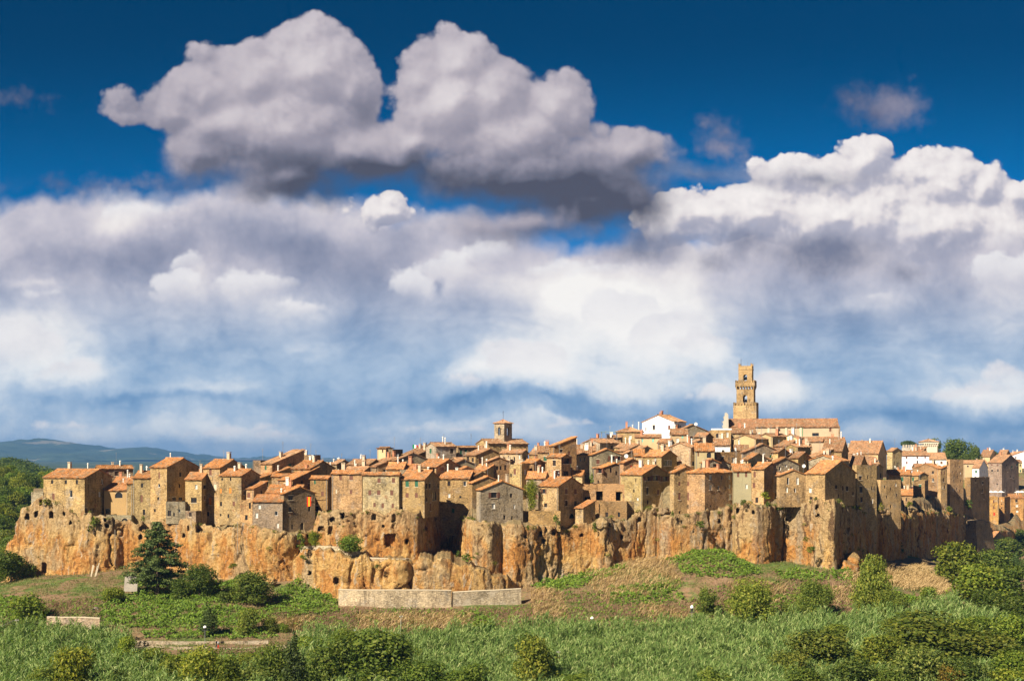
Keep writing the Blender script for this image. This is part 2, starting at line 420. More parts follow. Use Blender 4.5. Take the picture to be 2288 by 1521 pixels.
def mat_tile():
    m, n, b, o = material('terracotta_tile')
    p, g = world_pos(n); c, r = objcol(n)
    big = n.noise(p, 0.3, 5, 0.65); cell = n.voro(p, 2.6, 'F1', out='Color'); cx, cy, cz = n.xyz(cell)
    v = (big - 0.5) * 1.1 + (cx - 0.5) * 0.7 + 1.0
    col = n.vec('SCALE', c, scale=v)
    li = n.step(n.noise(n.vec('ADD', p, (5, 11, 2)), 0.55, 6, 0.68), 0.49, 0.62) * 0.75
    col = n.mix(li, col, (0.21, 0.145, 0.080))
    col = n.mix(n.step(cz, 0.86, 0.93) * 0.5, col, (0.42, 0.34, 0.25))
    n.put(b.inputs['Base Color'], col); bump(n, b, cx, 0.5, 0.06)
    return m
def mat_plain(name, col, rough=0.8, spec=0.2, var=0.25, scale=3.0, metal=0.0):
    m, n, b, o = material(name)
    p, g = world_pos(n)
    v = (n.noise(p, scale, 4, 0.6) - 0.5) * (2 * var) + 1.0
    n.put(b.inputs['Base Color'], n.vec('SCALE', tuple(col), scale=v))
    b.inputs['Roughness'].default_value = rough; b.inputs['Specular IOR Level'].default_value = spec; b.inputs['Metallic'].default_value = metal
    return m
def mat_objcol(name, rough=0.8, spec=0.2, var=0.3, scale=3.0):
    m, n, b, o = material(name)
    p, g = world_pos(n); c, r = objcol(n)
    n.put(b.inputs['Base Color'], n.vec('SCALE', c, scale=(n.noise(p, scale, 4, 0.6) - 0.5) * (2 * var) + 1.0))
    b.inputs['Roughness'].default_value = rough; b.inputs['Specular IOR Level'].default_value = spec
    return m
def mat_cliff():
    m, n, b, o = material('tufa_cliff')
    p, g = world_pos(n)
    x, y, z = n.xyz(p)
    ws = n.vec('ADD', p, n.vec('SCALE', n.vec('SUBTRACT', n.noise(p, 0.25, 4, 0.6, col=True), (.5, .5, .5)), scale=3.0))
    big = n.noise(ws, 0.075, 5, 0.6)
    patch = n.noise(n.vec('MULTIPLY', ws, (1, 1, 0.55)), 0.16, 6, 0.66)
    streak = n.noise(n.vec('MULTIPLY', ws, (1.1, 1.1, 0.10)), 0.8, 5, 0.62)
    streak2 = n.noise(n.vec('MULTIPLY', n.vec('ADD', ws, (9, 4, 0)), (1.0, 1.0, 0.08)), 0.42, 5, 0.6)
    fine = n.noise(p, 1.3, 7, 0.70)
    rust = n.ramp(fine, [(0.25, (.19, .075, .018)), (0.5, (.41, .185, .048)), (0.75, (.58, .32, .105))])
    ochre = n.ramp(fine, [(0.25, (.27, .155, .050)), (0.5, (.52, .315, .110)), (0.75, (.68, .47, .21))])
    tan = n.ramp(fine, [(0.25, (.19, .135, .068)), (0.5, (.38, .275, .150)), (0.75, (.53, .41, .25))])
    pale = n.ramp(fine, [(0.3, (.30, .25, .19)), (0.7, (.50, .43, .34))])
    west = n.step(x, 10.0, 45.0)                              # the eastern face is rustier and greyer
    col = n.mix(n.step(patch - west * 0.03, 0.44, 0.58), rust, ochre)
    col = n.mix(n.step(big + (streak2 - 0.5) * 0.5, 0.50, 0.64) * 0.85, col, tan)
    top = n.step(z + (patch - 0.5) * 16.0, -22.0, -15.5)       # weathered grey cap under the houses
    col = n.mix(top * 0.70, col, tan)
    col = n.mix(n.step(streak, 0.58, 0.66) * 0.7, col, pale)
    col = n.mix(west * n.step(streak2, 0.53, 0.61) * 0.45, col, n.mix(n.step(fine, 0.3, 0.7), (.13, .10, .075), (.30, .25, .20)))
    dark = n.step(streak, 0.455, 0.37) * (west * 0.25 + 0.62)
    col = n.mix(dark, col, (.10, .055, .028))
    li = n.step(n.noise(n.vec('ADD', p, (77, 0, 0)), 0.13, 4, 0.6), 0.64, 0.70) * n.step(fine, 0.45, 0.55) * 0.8
    col = n.mix(li, col, (.50, .27, .03))
    nz = n.xyz(E(n, g.outputs['Normal']))[2]
    veg = n.step(nz + (fine - 0.5) * 0.6, 0.62, 0.85) * 0.55
    col = n.mix(veg, col, (.21, .18, .095))
    n.put(b.inputs['Base Color'], col)
    bump(n, b, fine + streak * 1.2 + n.noise(p, 5.0, 3, 0.6) * 0.3, 1.0, 0.8)
    return m
def mat_ground():
    m, n, b, o = material('dry_meadow_soil')
    p, g = world_pos(n)
    a = n.noise(p, 0.06, 6, 0.66); f = n.noise(p, 0.9, 5, 0.66); c = n.noise(n.vec('ADD', p, (50, 9, 0)), 0.11, 5, 0.62)
    dry = n.ramp(f, [(0.2, (.095, .058, .034)), (0.5, (.19, .125, .066)), (0.8, (.29, .21, .12))])
    grn = n.ramp(f, [(0.2, (.035, .06, .014)), (0.5, (.085, .125, .026)), (0.8, (.16, .19, .05))])
    col = n.mix(n.step(a, 0.49, 0.58), dry, grn)
    col = n.mix(n.step(c, 0.56, 0.64) * 0.7, col, n.mix(f, (.15, .085, .05), (.30, .19, .12)))
    n.put(b.inputs['Base Color'], col); bump(n, b, f, 0.8, 0.4)
    return m
def mat_leaf(name, stops, trans=0.35, rough=0.6, use_obj=True):
    m, n, b, o = material(name)
    p, g = world_pos(n); c, r = objcol(n)
    isl = E(n, g.outputs['Random Per Island'])
    v = n.noise(p, 0.35, 3, 0.5)
    col = n.ramp(isl * 0.75 + v * 0.5 - 0.12, stops)
    if use_obj: col = n.mix(1.0, col, c, 'MULTIPLY')
    n.put(b.inputs['Base Color'], col); b.inputs['Roughness'].default_value = rough; b.inputs['Specular IOR Level'].default_value = 0.25
    t = n.node('ShaderNodeBsdfTranslucent'); n.put(t.inputs[0], n.mix(1.0, col, (1.0, 1.1, 0.5), 'MULTIPLY'))
    mx = n.node('ShaderNodeMixShader'); mx.inputs[0].default_value = trans
    n.t.links.new(b.outputs[0], mx.inputs[1]); n.t.links.new(t.outputs[0], mx.inputs[2]); n.t.links.new(mx.outputs[0], o.inputs[0])
    return m
M = dict(stone=mat_stone(), plaster=mat_plaster(), tile=mat_tile(), cliff=mat_cliff(), ground=mat_ground(), paint=mat_objcol('painted_wood', 0.6, 0.3, 0.2))
M['glass'] = mat_plain('window_glass', (.018, .02, .024), 0.12, 0.5, 0.3)
M['dark'] = mat_plain('dark_interior', (.02, .016, .012), 0.95, 0.0)
M['pale'] = mat_plain('pale_curtain', (.50, .48, .44), 0.7, 0.3)
M['trim'] = mat_plain('stone_trim', (.52, .44, .32), 0.9, 0.1)
M['metal'] = mat_plain('galvanised_metal', (.30, .30, .30), 0.5, 0.5, 0.15, metal=0.6)
M['iron'] = mat_plain('dark_iron', (.03, .03, .03), 0.6, 0.3)
M['white'] = mat_plain('white_paint', (.78, .77, .74), 0.6, 0.3, 0.08)
M['concrete'] = mat_plain('grey_concrete', (.28, .25, .21), 0.9, 0.1, 0.3, 1.0)
M['bark'] = mat_plain('bark', (.10, .07, .05), 0.95, 0.1, 0.4, 6.0)
M['leaf'] = mat_leaf('green_leaves', [(0.0, (.040, .070, .011)), (0.4, (.112, .160, .026)), (0.75, (.20, .235, .044)), (1.0, (.29, .295, .066))], 0.45)
M['needle'] = mat_leaf('cedar_needles', [(0.0, (.030, .052, .014)), (0.5, (.075, .115, .030)), (1.0, (.14, .175, .050))], 0.25)
M['reed'] = mat_leaf('reed_leaves', [(0.0, (.048, .100, .018)), (0.35, (.135, .225, .050)), (0.7, (.27, .355, .11)), (1.0, (.50, .52, .23))], 0.42, use_obj=False)
M['ivy'] = mat_leaf('ivy_leaves', [(0.0, (.055, .105, .010)), (0.5, (.13, .215, .020)), (1.0, (.23, .31, .040))], 0.35, use_obj=False)
M['grass'] = mat_leaf('meadow_grass', [(0.0, (.06, .085, .018)), (0.4, (.12, .15, .035)), (0.7, (.22, .20, .075)), (1.0, (.34, .27, .13))], 0.3, use_obj=False)
M['straw'] = mat_leaf('dry_straw', [(0.0, (.26, .165, .075)), (0.5, (.48, .335, .16)), (1.0, (.66, .50, .27))], 0.25, use_obj=False)
M['brush'] = mat_leaf('dry_brushwood', [(0.0, (.09, .052, .035)), (0.4, (.23, .135, .085)), (0.75, (.36, .225, .14)), (1.0, (.20, .19, .07))], 0.2, use_obj=False)
# ---------------------------------------------------------------- the land
_gp = [(0,0,-7),(-120,0,-7),(120,0,-7),(0,60,-26),(-120,60,-26),(120,60,-26),(0,130,-45),(-150,130,-45),(150,130,-45),(-200,200,-43),(200,200,-43),
       (0,400,-31),(-100,400,-31),(80,450,-31),(0,520,-38),(-150,480,-42),(100,560,-38),(-300,300,-42),(-320,150,-44),(320,300,-36),(300,150,-42),(0,700,-50),(150,750,-40),(300,800,-34),(-250,900,-10)]
for px, py, Y in [(100,1560,225),(600,1560,225),(1144,1560,225),(1700,1560,225),(2250,1560,225),
    (0,1490,255),(300,1470,258),(600,1465,258),(900,1478,255),(1300,1478,255),(1700,1470,255),(2000,1462,255),(2250,1462,258),
    (300,1442,268),(600,1444,268),(0,1440,272),(100,1405,285),(300,1402,283),(600,1406,282),(900,1412,280),(1200,1414,280),(1500,1408,282),(1700,1404,282),(1900,1388,280),(2050,1362,285),(2130,1342,290),
    (50,1352,300),(200,1342,302),(400,1346,300),(600,1352,300),(760,1357,306),(900,1357,306),(1100,1354,308),(1165,1342,312),
    (40,1294,335),(150,1288,330),(280,1270,332),(420,1302,326),(550,1300,320),(690,1300,316),
    (1250,1312,318),(1250,1298,328),(1340,1292,318),(1400,1264,326),(1470,1247,330),(1560,1234,322),(1640,1242,318),(1600,1282,308),(1700,1267,315),(1700,1302,305),
    (1850,1272,312),(1850,1312,303),(1940,1292,325),(1960,1268,345),(2000,1302,320),(2030,1258,390),(2100,1282,380),(2100,1322,330),(2060,1244,430),(2120,1240,500),(2180,1300,420),(2250,1340,380),
    (2288,1310,500),(2200,1265,560),(2288,1255,650),
    (-30,1320,350),(-20,1310,380),(40,1310,420),(0,1290,450),(60,1240,520),(20,1200,560),(0,1130,640),(60,1100,660),(0,1060,740),(90,1075,740),(-100,1100,600)]:
    p = ray(px, py, Y); _gp.append((p.x, p.y, p.z))
_gp = np.array(_gp, float)
def _rbf():
    d = np.linalg.norm(_gp[:, None, :2] - _gp[None, :, :2], axis=2)
    n = len(_gp); A = np.zeros((n + 3, n + 3)); A[:n, :n] = -d - np.eye(n) * -1.2
    A[:n, n] = 1; A[:n, n + 1:] = _gp[:, :2] / 100; A[n, :n] = 1; A[n + 1:, :n] = _gp[:, :2].T / 100
    return np.linalg.solve(A, np.concatenate([_gp[:, 2], np.zeros(3)]))
_rw = _rbf()
def ground_z(x, y):
    x = np.asarray(x, float); y = np.asarray(y, float); sh = x.shape
    q = np.stack([x.ravel(), y.ravel()], 1); out = np.empty(len(q))
    for i in range(0, len(q), 20000):
        b = q[i:i + 20000]
        d = np.linalg.norm(b[:, None] - _gp[None, :, :2], axis=2)
        out[i:i + 20000] = -d @ _rw[:-3] + _rw[-3] + (b / 100) @ _rw[-2:]
    out = out.reshape(sh)
    out = out + fbm(x / 14, y / 14, 0.3 + 0 * x, 4, 0.5) * 0.9
    r = np.maximum(np.maximum(np.abs(x) - 260, 0) / 140, np.maximum(y - 700, 0) / 160)
    r = np.clip(r, 0, 1); r = r * r * (3 - 2 * r)
    return out * (1 - r) + (-50.0) * r
def gz(x, y): return float(ground_z(np.array([x]), np.array([y]))[0])
def hit(px, py, y0=200.0, y1=760.0):
    """the first ground point under a photograph pixel"""
    Y = np.arange(y0, y1, 0.5); x = (px - CPX) / FPX * Y; z = (HPY - py) / FPX * Y
    k = np.nonzero(z <= ground_z(x, Y))[0]
    i = k[0] if len(k) else len(Y) - 1
    return Vector((x[i], Y[i], gz(x[i], Y[i])))

def make_ground():
    xs = np.concatenate([[-15000, -6000, -2500, -1200, -700], np.arange(-420, 440, 3.0), [700, 1200, 2500, 6000, 15000]])
    ys = np.concatenate([[-1500, -400, -100], np.arange(-20, 180, 10.0), np.arange(180, 420, 2.5), np.arange(420, 900, 8.0), [1100, 1500, 2200, 3500, 6000, 10000, 15000]])
    X, Y = np.meshgrid(xs, ys); Z = ground_z(X, Y)
    Z = np.where(Y < -20, np.minimum(Z, -7), Z)
    V = np.stack([X, Y, Z], -1).reshape(-1, 3)
    nx, ny = len(xs), len(ys)
    i = (np.arange(ny - 1)[:, None] * nx + np.arange(nx - 1)[None]).ravel()
    F = np.stack([i, i + 1, i + 1 + nx, i + nx], 1)
    o = link('ground', npmesh('ground', V, F), M['ground'], smooth=True)
    tag(o, 'dry meadow and soil slope below the cliff', 'ground', kind='structure')
make_ground()

# cliff foot line in plan, and where its crest and foot stand in the photograph
PLAN = [(20,356),(24,348),(34,342),(60,338),(100,337),(180,335),(240,336),(280,338),(340,337),(400,335),(430,332),(500,329),(560,326),(600,319.5),(650,320),(690,327),(715,328),(750,324),(840,322),(900,319.5),(930,320.5),(945,326),
        (965,339),(1000,345),(1035,340),(1052,327),(1062,321),(1090,320),(1120,324),(1150,322),(1200,327),(1250,331),(1320,332),(1345,328),(1370,332),(1430,337),(1470,339),(1482,327),(1500,325),(1560,326),(1600,329),(1612,332),(1625,328),
        (1640,331),(1648,319),(1690,317),(1715,319),(1722,324),(1745,327),(1770,325),(1810,321),(1850,315),(1862,314),(1875,321),(1895,339),(1930,367),(1960,391),(1972,391),(1985,409),(2030,444),(2045,451),(2070,469),(2100,499),(2120,514),(2150,559),(2200,640),(2330,730)]
TOPS = [(20,1262),(26,1232),(40,1180),(55,1130),(95,1108),(140,1125),(180,1155),(230,1150),(300,1168),(330,1168),(360,1160),(400,1156),(430,1162),(445,1172),(500,1186),(540,1166),(570,1174),(600,1180),(640,1188),(700,1188),(712,1143),(800,1140),(850,1142),
        (890,1140),(940,1142),(960,1150),(1000,1152),(1045,1155),(1080,1164),(1140,1172),(1250,1174),(1330,1168),(1345,1155),(1400,1162),(1430,1142),(1455,1131),(1480,1144),(1500,1149),(1560,1145),(1580,1139),(1640,1130),(1652,1120),(1715,1130),(1740,1128),
        (1780,1122),(1840,1116),(1862,1116),(1880,1126),(1910,1138),(1960,1142),(1972,1133),(2020,1152),(2040,1146),(2070,1140),(2100,1143),(2150,1152),(2165,1160),(2200,1180),(2330,1190)]
FOOT = [(24,1300),(60,1300),(200,1292),(280,1278),(350,1278),(420,1308),(600,1306),(740,1322),(1160,1322),(1200,1312),(1250,1304),(1320,1288),(1400,1268),(1470,1254),(1560,1242),(1640,1254),(1700,1272),(1880,1282),(1960,1290),(2000,1280),(2060,1250),(2110,1240),(2150,1256),(2200,1285),(2330,1305)]
_pp, _py = np.array(PLAN).T
# openings cut into the rock: centre px, py, half width, half height, arched
CAVES = [(61,1153,3.5,7,1),(81,1148,2.5,7,1),(115,1149,3.5,8,1),(99,1268,5,12,1),(327,1172,9,11,1),(396,1161,2.5,3,0),(457,1177,19,11,0),(528,1154,5.5,9,0),
         (743,1160,5.5,5,1),(766,1152,4.5,6,0),(738,1185,5,9,0),(716,1181,6,5,1),(836,1155,4.5,6,0),(880,1157,4,9,1),(872,1208,12,14,0),(909,1210,3.5,5,1),(996,1220,10,10,1),(1208,1192,3.5,6,1),(1237,1189,4,6,1),
         (1648,1141,3.2,5,0),(1684,1144,3.2,4,0),(1828,1132,2,4,1),(1782,1124,4,5,0),(775,1153,1.5,1.5,1),(768,1166,1.5,1.5,1),(780,1163,1.5,1.5,1),(790,1169,1.5,1.5,1),(760,1170,1.5,1.5,1)]
def rock_sheet(name, plan, tops, foot, seed, step_m, back_rows, caves, bulge=1.0):
    pp, yy = np.array(plan, float).T
    x = (pp - CPX) / FPX * yy
    seg = np.hypot(np.diff(x), np.diff(yy)); s = np.concatenate([[0], np.cumsum(seg)])
    S = [0.0]
    while S[-1] < s[-1]:
        d = np.interp(S[-1], s, yy); S.append(S[-1] + step_m * max(1.0, d / 340) ** 1.5)
    S = np.array(S); X = np.interp(S, s, x); Y = np.interp(S, s, yy)
    # soften the plan corners
    k = np.ones(3) / 3
    X[1:-1] = np.convolve(X, k, 'valid'); Y[1:-1] = np.convolve(Y, k, 'valid')
    PX = CPX + FPX * X / Y
    zt = (HPY - np.interp(PX, *np.array(tops, float).T)) / FPX * Y
    zf = (HPY - np.interp(PX, *np.array(foot, float).T)) / FPX * Y
    zt = zt + fbm(S / 4, 0 * S + seed, 0 * S, 5, 0.65) * 1.7
    tx, ty = np.gradient(X), np.gradient(Y); L = np.hypot(tx, ty); nx, ny = ty / L, -tx / L     # outward, towards the viewer
    k = np.ones(9) / 9; nx = np.convolve(np.pad(nx, 4, 'edge'), k, 'valid'); ny = np.convolve(np.pad(ny, 4, 'edge'), k, 'valid')
    NV = 76
    v = np.linspace(0, 1, NV)
    Z = zt[None] + (zf - zt)[None] * v[:, None]
    sx, sz = np.broadcast_to(S[None], Z.shape), Z
    d = fbm(sx / 11, sz / 20, seed + 0 * sz, 3, 0.5) * 0.9 * bulge
    d += ridged(sx / 4.2, sz / 22, seed + 4 + 0 * sz, 4, 0.6) * 0.50; d += ridged(sx / 1.5, sz / 11, seed + 21 + 0 * sz, 2, 0.5) * 0.30                     # upright ribs and runnels
    d += np.minimum(fbm(sx / 3.0, sz / 8.0, seed + 8 + 0 * sz, 4, 0.6) * 0.95, 0.12)        # hollows
    d += ridged(sx / 2.0, sz / 2.4, seed + 12 + 0 * sz, 3, 0.5) * 0.22
    lay = np.floor(sz / 2.6 + fbm(sx / 20, sz / 20, 3 + 0 * sz, 2) * 1.5); d += (np.sin(lay * 12.9898) * 0.5) * 0.45
    hz = (zt - Z)
    d -= 0.7 * np.exp(-hz / 0.35)                                                            # rounded crest
    over = fbm(S / 22, 0 * S + seed + 3, 0 * S, 2)                                          # some stretches overhang
    wx = sx / 2.6 + fbm(sx / 6, sz / 6, 41 + 0 * sz, 3) * 1.6; wz = sz / 6.5 + fbm(sx / 7, sz / 7, 47 + 0 * sz, 3) * 1.6
    cell = np.sin(np.floor(wx) * 127.1 + np.floor(wz) * 311.7) * 43758.5453; cell = cell - np.floor(cell)
    d += (cell - 0.5) * 0.70                                                                # blocks that have come away
    crk = perlin(sx / 5 + fbm(sx / 8, sz / 8, 3 + 0 * sz, 2), sz / 30, 61 + 0 * sz); d -= 0.9 * np.exp(-(crk / 0.035) ** 2)   # upright cracks
    d += np.clip(over, -.2, 1)[None] * 1.1 * np.exp(-((v[:, None] - 0.28) / 0.2) ** 2)
    d += 1.2 * np.clip((v[:, None] - 0.8) / 0.2, 0, 1) ** 2
    d -= np.exp(-hz / 0.5) * 0.0
    calm = np.clip(0.62 + 1.3 * fbm(S / 26, 0 * S + seed + 50, 0 * S, 2), .28, 1.25)[None]; d = d * calm     # smooth slabs and craggy stretches
    XX = X[None] + nx[None] * d; YY = Y[None] + ny[None] * d
    if caves:
        qx, qy = CPX + FPX * XX / YY, HPY - FPX * Z / YY
        for cx, cy, hw, hh, arch in caves:
            inside = (np.abs(qx - cx) < hw) & (np.abs(qy - cy) < hh)
            if arch: inside &= ~((qy < cy - hh + hw) & (((qx - cx) / hw) ** 2 + ((qy - (cy - hh + hw)) / hw) ** 2 > 1))
            dep = 2.6 if hw > 2 else 1.0
            XX = np.where(inside, XX + XX / YY * dep, XX); YY = np.where(inside, YY + dep, YY)
    rows = [np.stack([XX, YY, Z], -1)]
    return X, Y, zt, PX, rows[0], nx, ny
def grid_faces(nr, nc, flip=False):
    i = (np.arange(nr - 1)[:, None] * nc + np.arange(nc - 1)[None]).ravel()
    F = np.stack([i, i + nc, i + nc + 1, i + 1], 1)
    return F[:, ::-1] if flip else F
_cr = random.Random(31)
for _i in range(34):
    _px = _cr.uniform(70, 1840); _t = float(np.interp(_px, *np.array(TOPS, float).T)); CAVES.append((_px, _t + _cr.uniform(9, 40), _cr.uniform(1.6, 3.6), _cr.uniform(2.4, 5.5), 1))
# town ground behind the crest is filled in after the houses have said where they stand
CL = rock_sheet('cliff', PLAN, TOPS, FOOT, 2.0, 0.26, True, CAVES)
def make_cliff(plateau):
    X, Y, zt, PX, face, nx, ny = CL
    nr, nc = face.shape[:2]
    offs = np.array([3.0, 7, 12, 18, 26, 36, 50, 70, 100, 140, 190, 250])
    back = []
    first = face[0]
    for k, o in enumerate(offs):
        yy = Y + o; xx = (PX - CPX) / FPX * yy
        zz = plateau(xx, yy, zt, o)
        back.append(np.stack([xx, yy, zz], -1))
    allr = np.concatenate([np.array(back[::-1]), face], 0)
    V = allr.reshape(-1, 3)
    o = link('cliff', npmesh('cliff', V, grid_faces(len(allr), nc)), M['cliff'])
    tag(o, 'orange and grey tufa cliff carrying the town', 'cliff', kind='structure')
    return o
OUT_PLAN = [(640,328),(655,321),(680,315),(720,312.5),(760,311),(840,310.5),(900,310),(915,315),(935,311),(1000,310.5),(1080,312.5),(1130,316),(1172,324)]
OUT_TOP = [(640,1262),(670,1238),(700,1222),(750,1232),(800,1246),(905,1250),(920,1268),(940,1252),(1000,1250),(1050,1262),(1100,1284),(1165,1302),(1180,1306)]
OUT_FOOT = [(640,1330),(700,1335),(750,1375),(1180,1370)]
def make_outcrop():
    X, Y, zt, PX, face, nx, ny = rock_sheet('rock_outcrop', OUT_PLAN, OUT_TOP, OUT_FOOT, 31.0, 0.24, True, [(751,1297,5,8,1),(693,1280,3.5,4,0)], 0.55)
    nr, nc = face.shape[:2]
    back = [np.stack([(PX - CPX) / FPX * (Y + o), Y + o, zt + fbm(X / 4, Y / 4, o + 0 * X, 3) * 0.3 + 0.02 * o], -1) for o in (22, 14, 9, 5, 2.5)]
    allr = np.concatenate([np.array(back), face], 0)
    o = link('rock_outcrop', npmesh('rock_outcrop', allr.reshape(-1, 3), grid_faces(len(allr), nc)), M['cliff'])
    tag(o, 'low ledge of ochre rock at the foot of the cliff', 'rock ledge', kind='structure')
make_outcrop()

def mat_far(name, stops, scale, pale):
    m, n, b, o = material(name)
    p, g = world_pos(n)
    f = n.noise(p, scale, 6, 0.65); c = n.noise(n.vec('MULTIPLY', p, (1, 0.3, 2.5)), scale * 0.35, 6, 0.68)
    col = n.ramp(f, stops)
    col = n.mix(n.step(c, 0.56, 0.62) * pale, col, (.30, .26, .17))
    n.put(b.inputs['Base Color'], col); bump(n, b, f, 1.0, 6.0)
    return m
def ridge_land(name, prof, Y0, depth, drop, mat, label, rough, seed):
    px, py = np.array(prof, float).T
    P = np.arange(px[0], px[-1], (px[-1] - px[0]) / 260); T = np.interp(P, px, py)
    R = np.linspace(-1, 1, 60)
    rows = []
    for r in R:
        Y = Y0 + r * depth; X = (P - CPX) / FPX * Y0
        h = (HPY - T) / FPX * Y0
        env = (1 - abs(r)) ** 0.8 if r < 0 else (1 - r)
        z = -drop + (h + drop) * env
        z = z + (fbm(X / (rough * 5), Y / (rough * 5) + 0 * X, seed + 0 * X, 5, 0.55)) * rough * (1 - env * 0.82) * 0.8 * (env > 0)
        z = z + ridged(X / (rough * 4), Y / (rough * 4) + 0 * X, seed + 9 + 0 * X, 4, 0.55) * rough * 0.16
        rows.append(np.stack([X, Y + 0 * X, z], -1))
    A = np.array(rows)
    o = link(name, npmesh(name, A.reshape(-1, 3), grid_faces(len(R), len(P), True)), mat, smooth=True)
    tag(o, label, 'hills', kind='structure')
def far_plain():
    P = np.linspace(-1500, 2900, 60); R = np.array([1000, 1300, 1700, 2300, 3200, 4500, 6500, 9000, 12000.0])
    A = np.array([np.stack([(P - CPX) / FPX * y, y + 0 * P, -47.5 + fbm(P / 90, 0 * P + y / 700, 0 * P + 2, 3) * 4], -1) for y in R])
    o = link('plain', npmesh('plain', A.reshape(-1, 3), grid_faces(len(R), len(P), True)), mat_far('wooded_plain', [(0.3, (.025, .048, .016)), (0.7, (.07, .095, .035))], 0.02, 0.3), smooth=True)
    tag(o, 'wooded plain between the hill and the mountains', 'plain', kind='structure')
far_plain()
ridge_land('mountains', [(-900,1018),(-400,1012),(-150,1004),(-60,1002),(-10,1004),(30,1001),(60,991),(85,983),(110,984),(140,991),(170,994),(195,995),(235,1009),(262,1010),(300,1004),(335,1004),(370,1014),(410,1028),(460,1044),(560,1050),(760,1056)],
    12400, 3000, 60, mat_far('wooded_mountain', [(0.3, (.030, .055, .022)), (0.7, (.075, .105, .045))], 0.008, 0.8), 'blue wooded mountains with pale clearings on the horizon', 80.0, 3.3)
# ---------------------------------------------------------------- the town
CROP = dict(A=(0, 980), B=(280, 980), C=(560, 980), D=(840, 920), E=(1120, 940), F=(1360, 900), G=(1640, 900), H=(1948, 940))
ZS = 1521 / 340.0
def cpx(c, x): return CROP[c][0] + x / ZS
def cpy(c, y): return CROP[c][1] + y / ZS
_yf = np.array([(-60,345),(100,338.5),(300,338),(430,334),(560,328),(620,322),(690,327),(715,329),(760,326),(925,323),(1060,324),(1150,325),(1300,332),(1430,337),(1480,330),(1560,328),(1650,322),(1850,318),(1900,345),(1960,393),(2050,457),(2150,562),(2200,645),(2300,725)], float).T
def YF(px): return float(np.interp(px, *_yf))
TINT = dict(s=(.415, .272, .126), c=(.48, .355, .19), b=(.325, .20, .088), g=(.335, .265, .175), w=(.78, .77, .74), o=(.44, .24, .075), d=(.27, .182, .098))
HOUSES = []
def H(c, xL, xC, xR, eave, base, dy, yaw, roof, tint, label, **k):
    pc = cpx(c, xC)
    Y = k.get('Y') or YF(pc) + (dy * 2.2 if dy > 0 else dy)
    th = math.radians(yaw)
    uL, uC, uR = [(cpx(c, q) - CPX) / FPX for q in (xL, xC, xR)]
    C0 = Vector((uC * Y, Y))
    dl = (-math.cos(th), math.sin(th)); dr = (math.sin(th), math.cos(th))
    w = (uL * Y - C0.x) / (dl[0] - uL * dl[1])
    d = k.get('d')
    if d is None:
        d = (uR * Y - C0.x) / (dr[0] - uR * dr[1]) if xR > xC + 2 else 9.0
        if not 2.5 < d < 24: d = 10.0 if xR <= xC + 30 else min(max(abs(d), 5.0), 24.0)
    w = min(max(w, 1.5), 60)
    ze = (HPY - cpy(c, eave)) / FPX * Y; zb = (HPY - cpy(c, base)) / FPX * Y
    L = C0 + Vector(dl) * w
    zb0 = zb
    zb = zb - (1.2 if dy <= 0.5 and not k.get('Y') else 5.0)
    HOUSES.append(dict(k, L=L, th=th, w=w, d=d, h=ze - zb, zb=zb, zb0=zb0, roof=roof, tint=tint, label=label, win=[], dy=dy, C=C0, Y=Y, name=k.get('name', 'house'), cat=k.get('cat', 'house')))
# --- west end
H('A',435,845,1120,385,800,0.3,20,'e','s','big tan stone house on the bare western tip of the cliff')
H('A',955,985,1330,295,470,10,62,'g','d','dark stone house with long tiled roof behind the western tip house')
H('A',1040,1280,1280,510,755,3,4,'e','s','small plastered house with a big arched window above arched terrace', plaster=1)
H('A',1062,1312,1312,762,858,0,3,'f','g','low terrace block with two arched green doors on the cliff edge', cat='terrace')
H('A',312,430,430,532,615,2,0,'f','g','little ruined shed on the rock at the western tip', d=4, cat='shed', name='shed')
H('A',1120,1275,1275,445,520,8,0,'e','c','small tiled house tucked behind the arched window house')
H('A',1277,1328,1328,440,765,2,0,'e','s','narrow stone slice of a house beside the arched window house', d=6)
H('B',75,252,252,388,790,1.2,4,'e','s','two window stone house leaning on the tall gabled house')
H('B',250,415,735,280,790,0.6,26,'e','s','tall stone house with a wide dark gable wall and two stone chimneys')
H('B',405,598,598,628,800,-0.3,4,'f','g','terrace wall block below the dark gable wall', cat='terrace', d=8)
H('B',600,762,762,402,860,1,4,'e','s','stone house with a large square window over a sloping stair rail')
H('B',765,945,1200,288,860,3,22,'e','s','tall stone house with shuttered top window and blocked cream window')
H('B',940,1160,1345,365,815,-0.5,22,'e','s','stone house with two bright orange shutters')
H('B',1170,1285,1415,495,712,0.6,28,'m','s','small stone house with steep orange lean-to roof')
H('B',1145,1270,1270,612,872,-0.8,5,'f','s','low square annex hanging on the cliff edge with one window', d=7, cat='annex')
H('B',600,705,740,720,925,-0.6,20,'f','g','grey rock-cut block beside an open cave balcony', cat='annex')
H('C',100,215,535,245,480,14,38,'m','s','tall house with green shutter and roof climbing backwards')
H('C',22,100,190,215,400,17,25,'f','d','flat topped dark stone house behind the climbing roof')
H('C',210,392,425,370,470,8,10,'e','s','low house with a red doorway and washing on the terrace')
H('C',410,595,840,295,520,6,28,'e','s','tall thin windowed house with dark gable over the balcony house')
H('C',595,770,812,395,695,3,12,'e','b','house with green shutter above a wooden balcony')
H('C',810,1112,1150,345,725,0.3,8,'e','s','broad brown stone house with brown shutters and orange roof')
H('C',1120,1482,1502,357,745,-0.6,6,'e','c','broad pale stone house with three rows of brown shuttered windows')
H('C',20,318,318,625,905,-0.6,8,'e','g','low house with curved pale front and skylight roof', d=8)
H('C',318,330,640,545,930,-0.2,48,'e','d','dark stone house with a flag at its window and arched door', d=9)
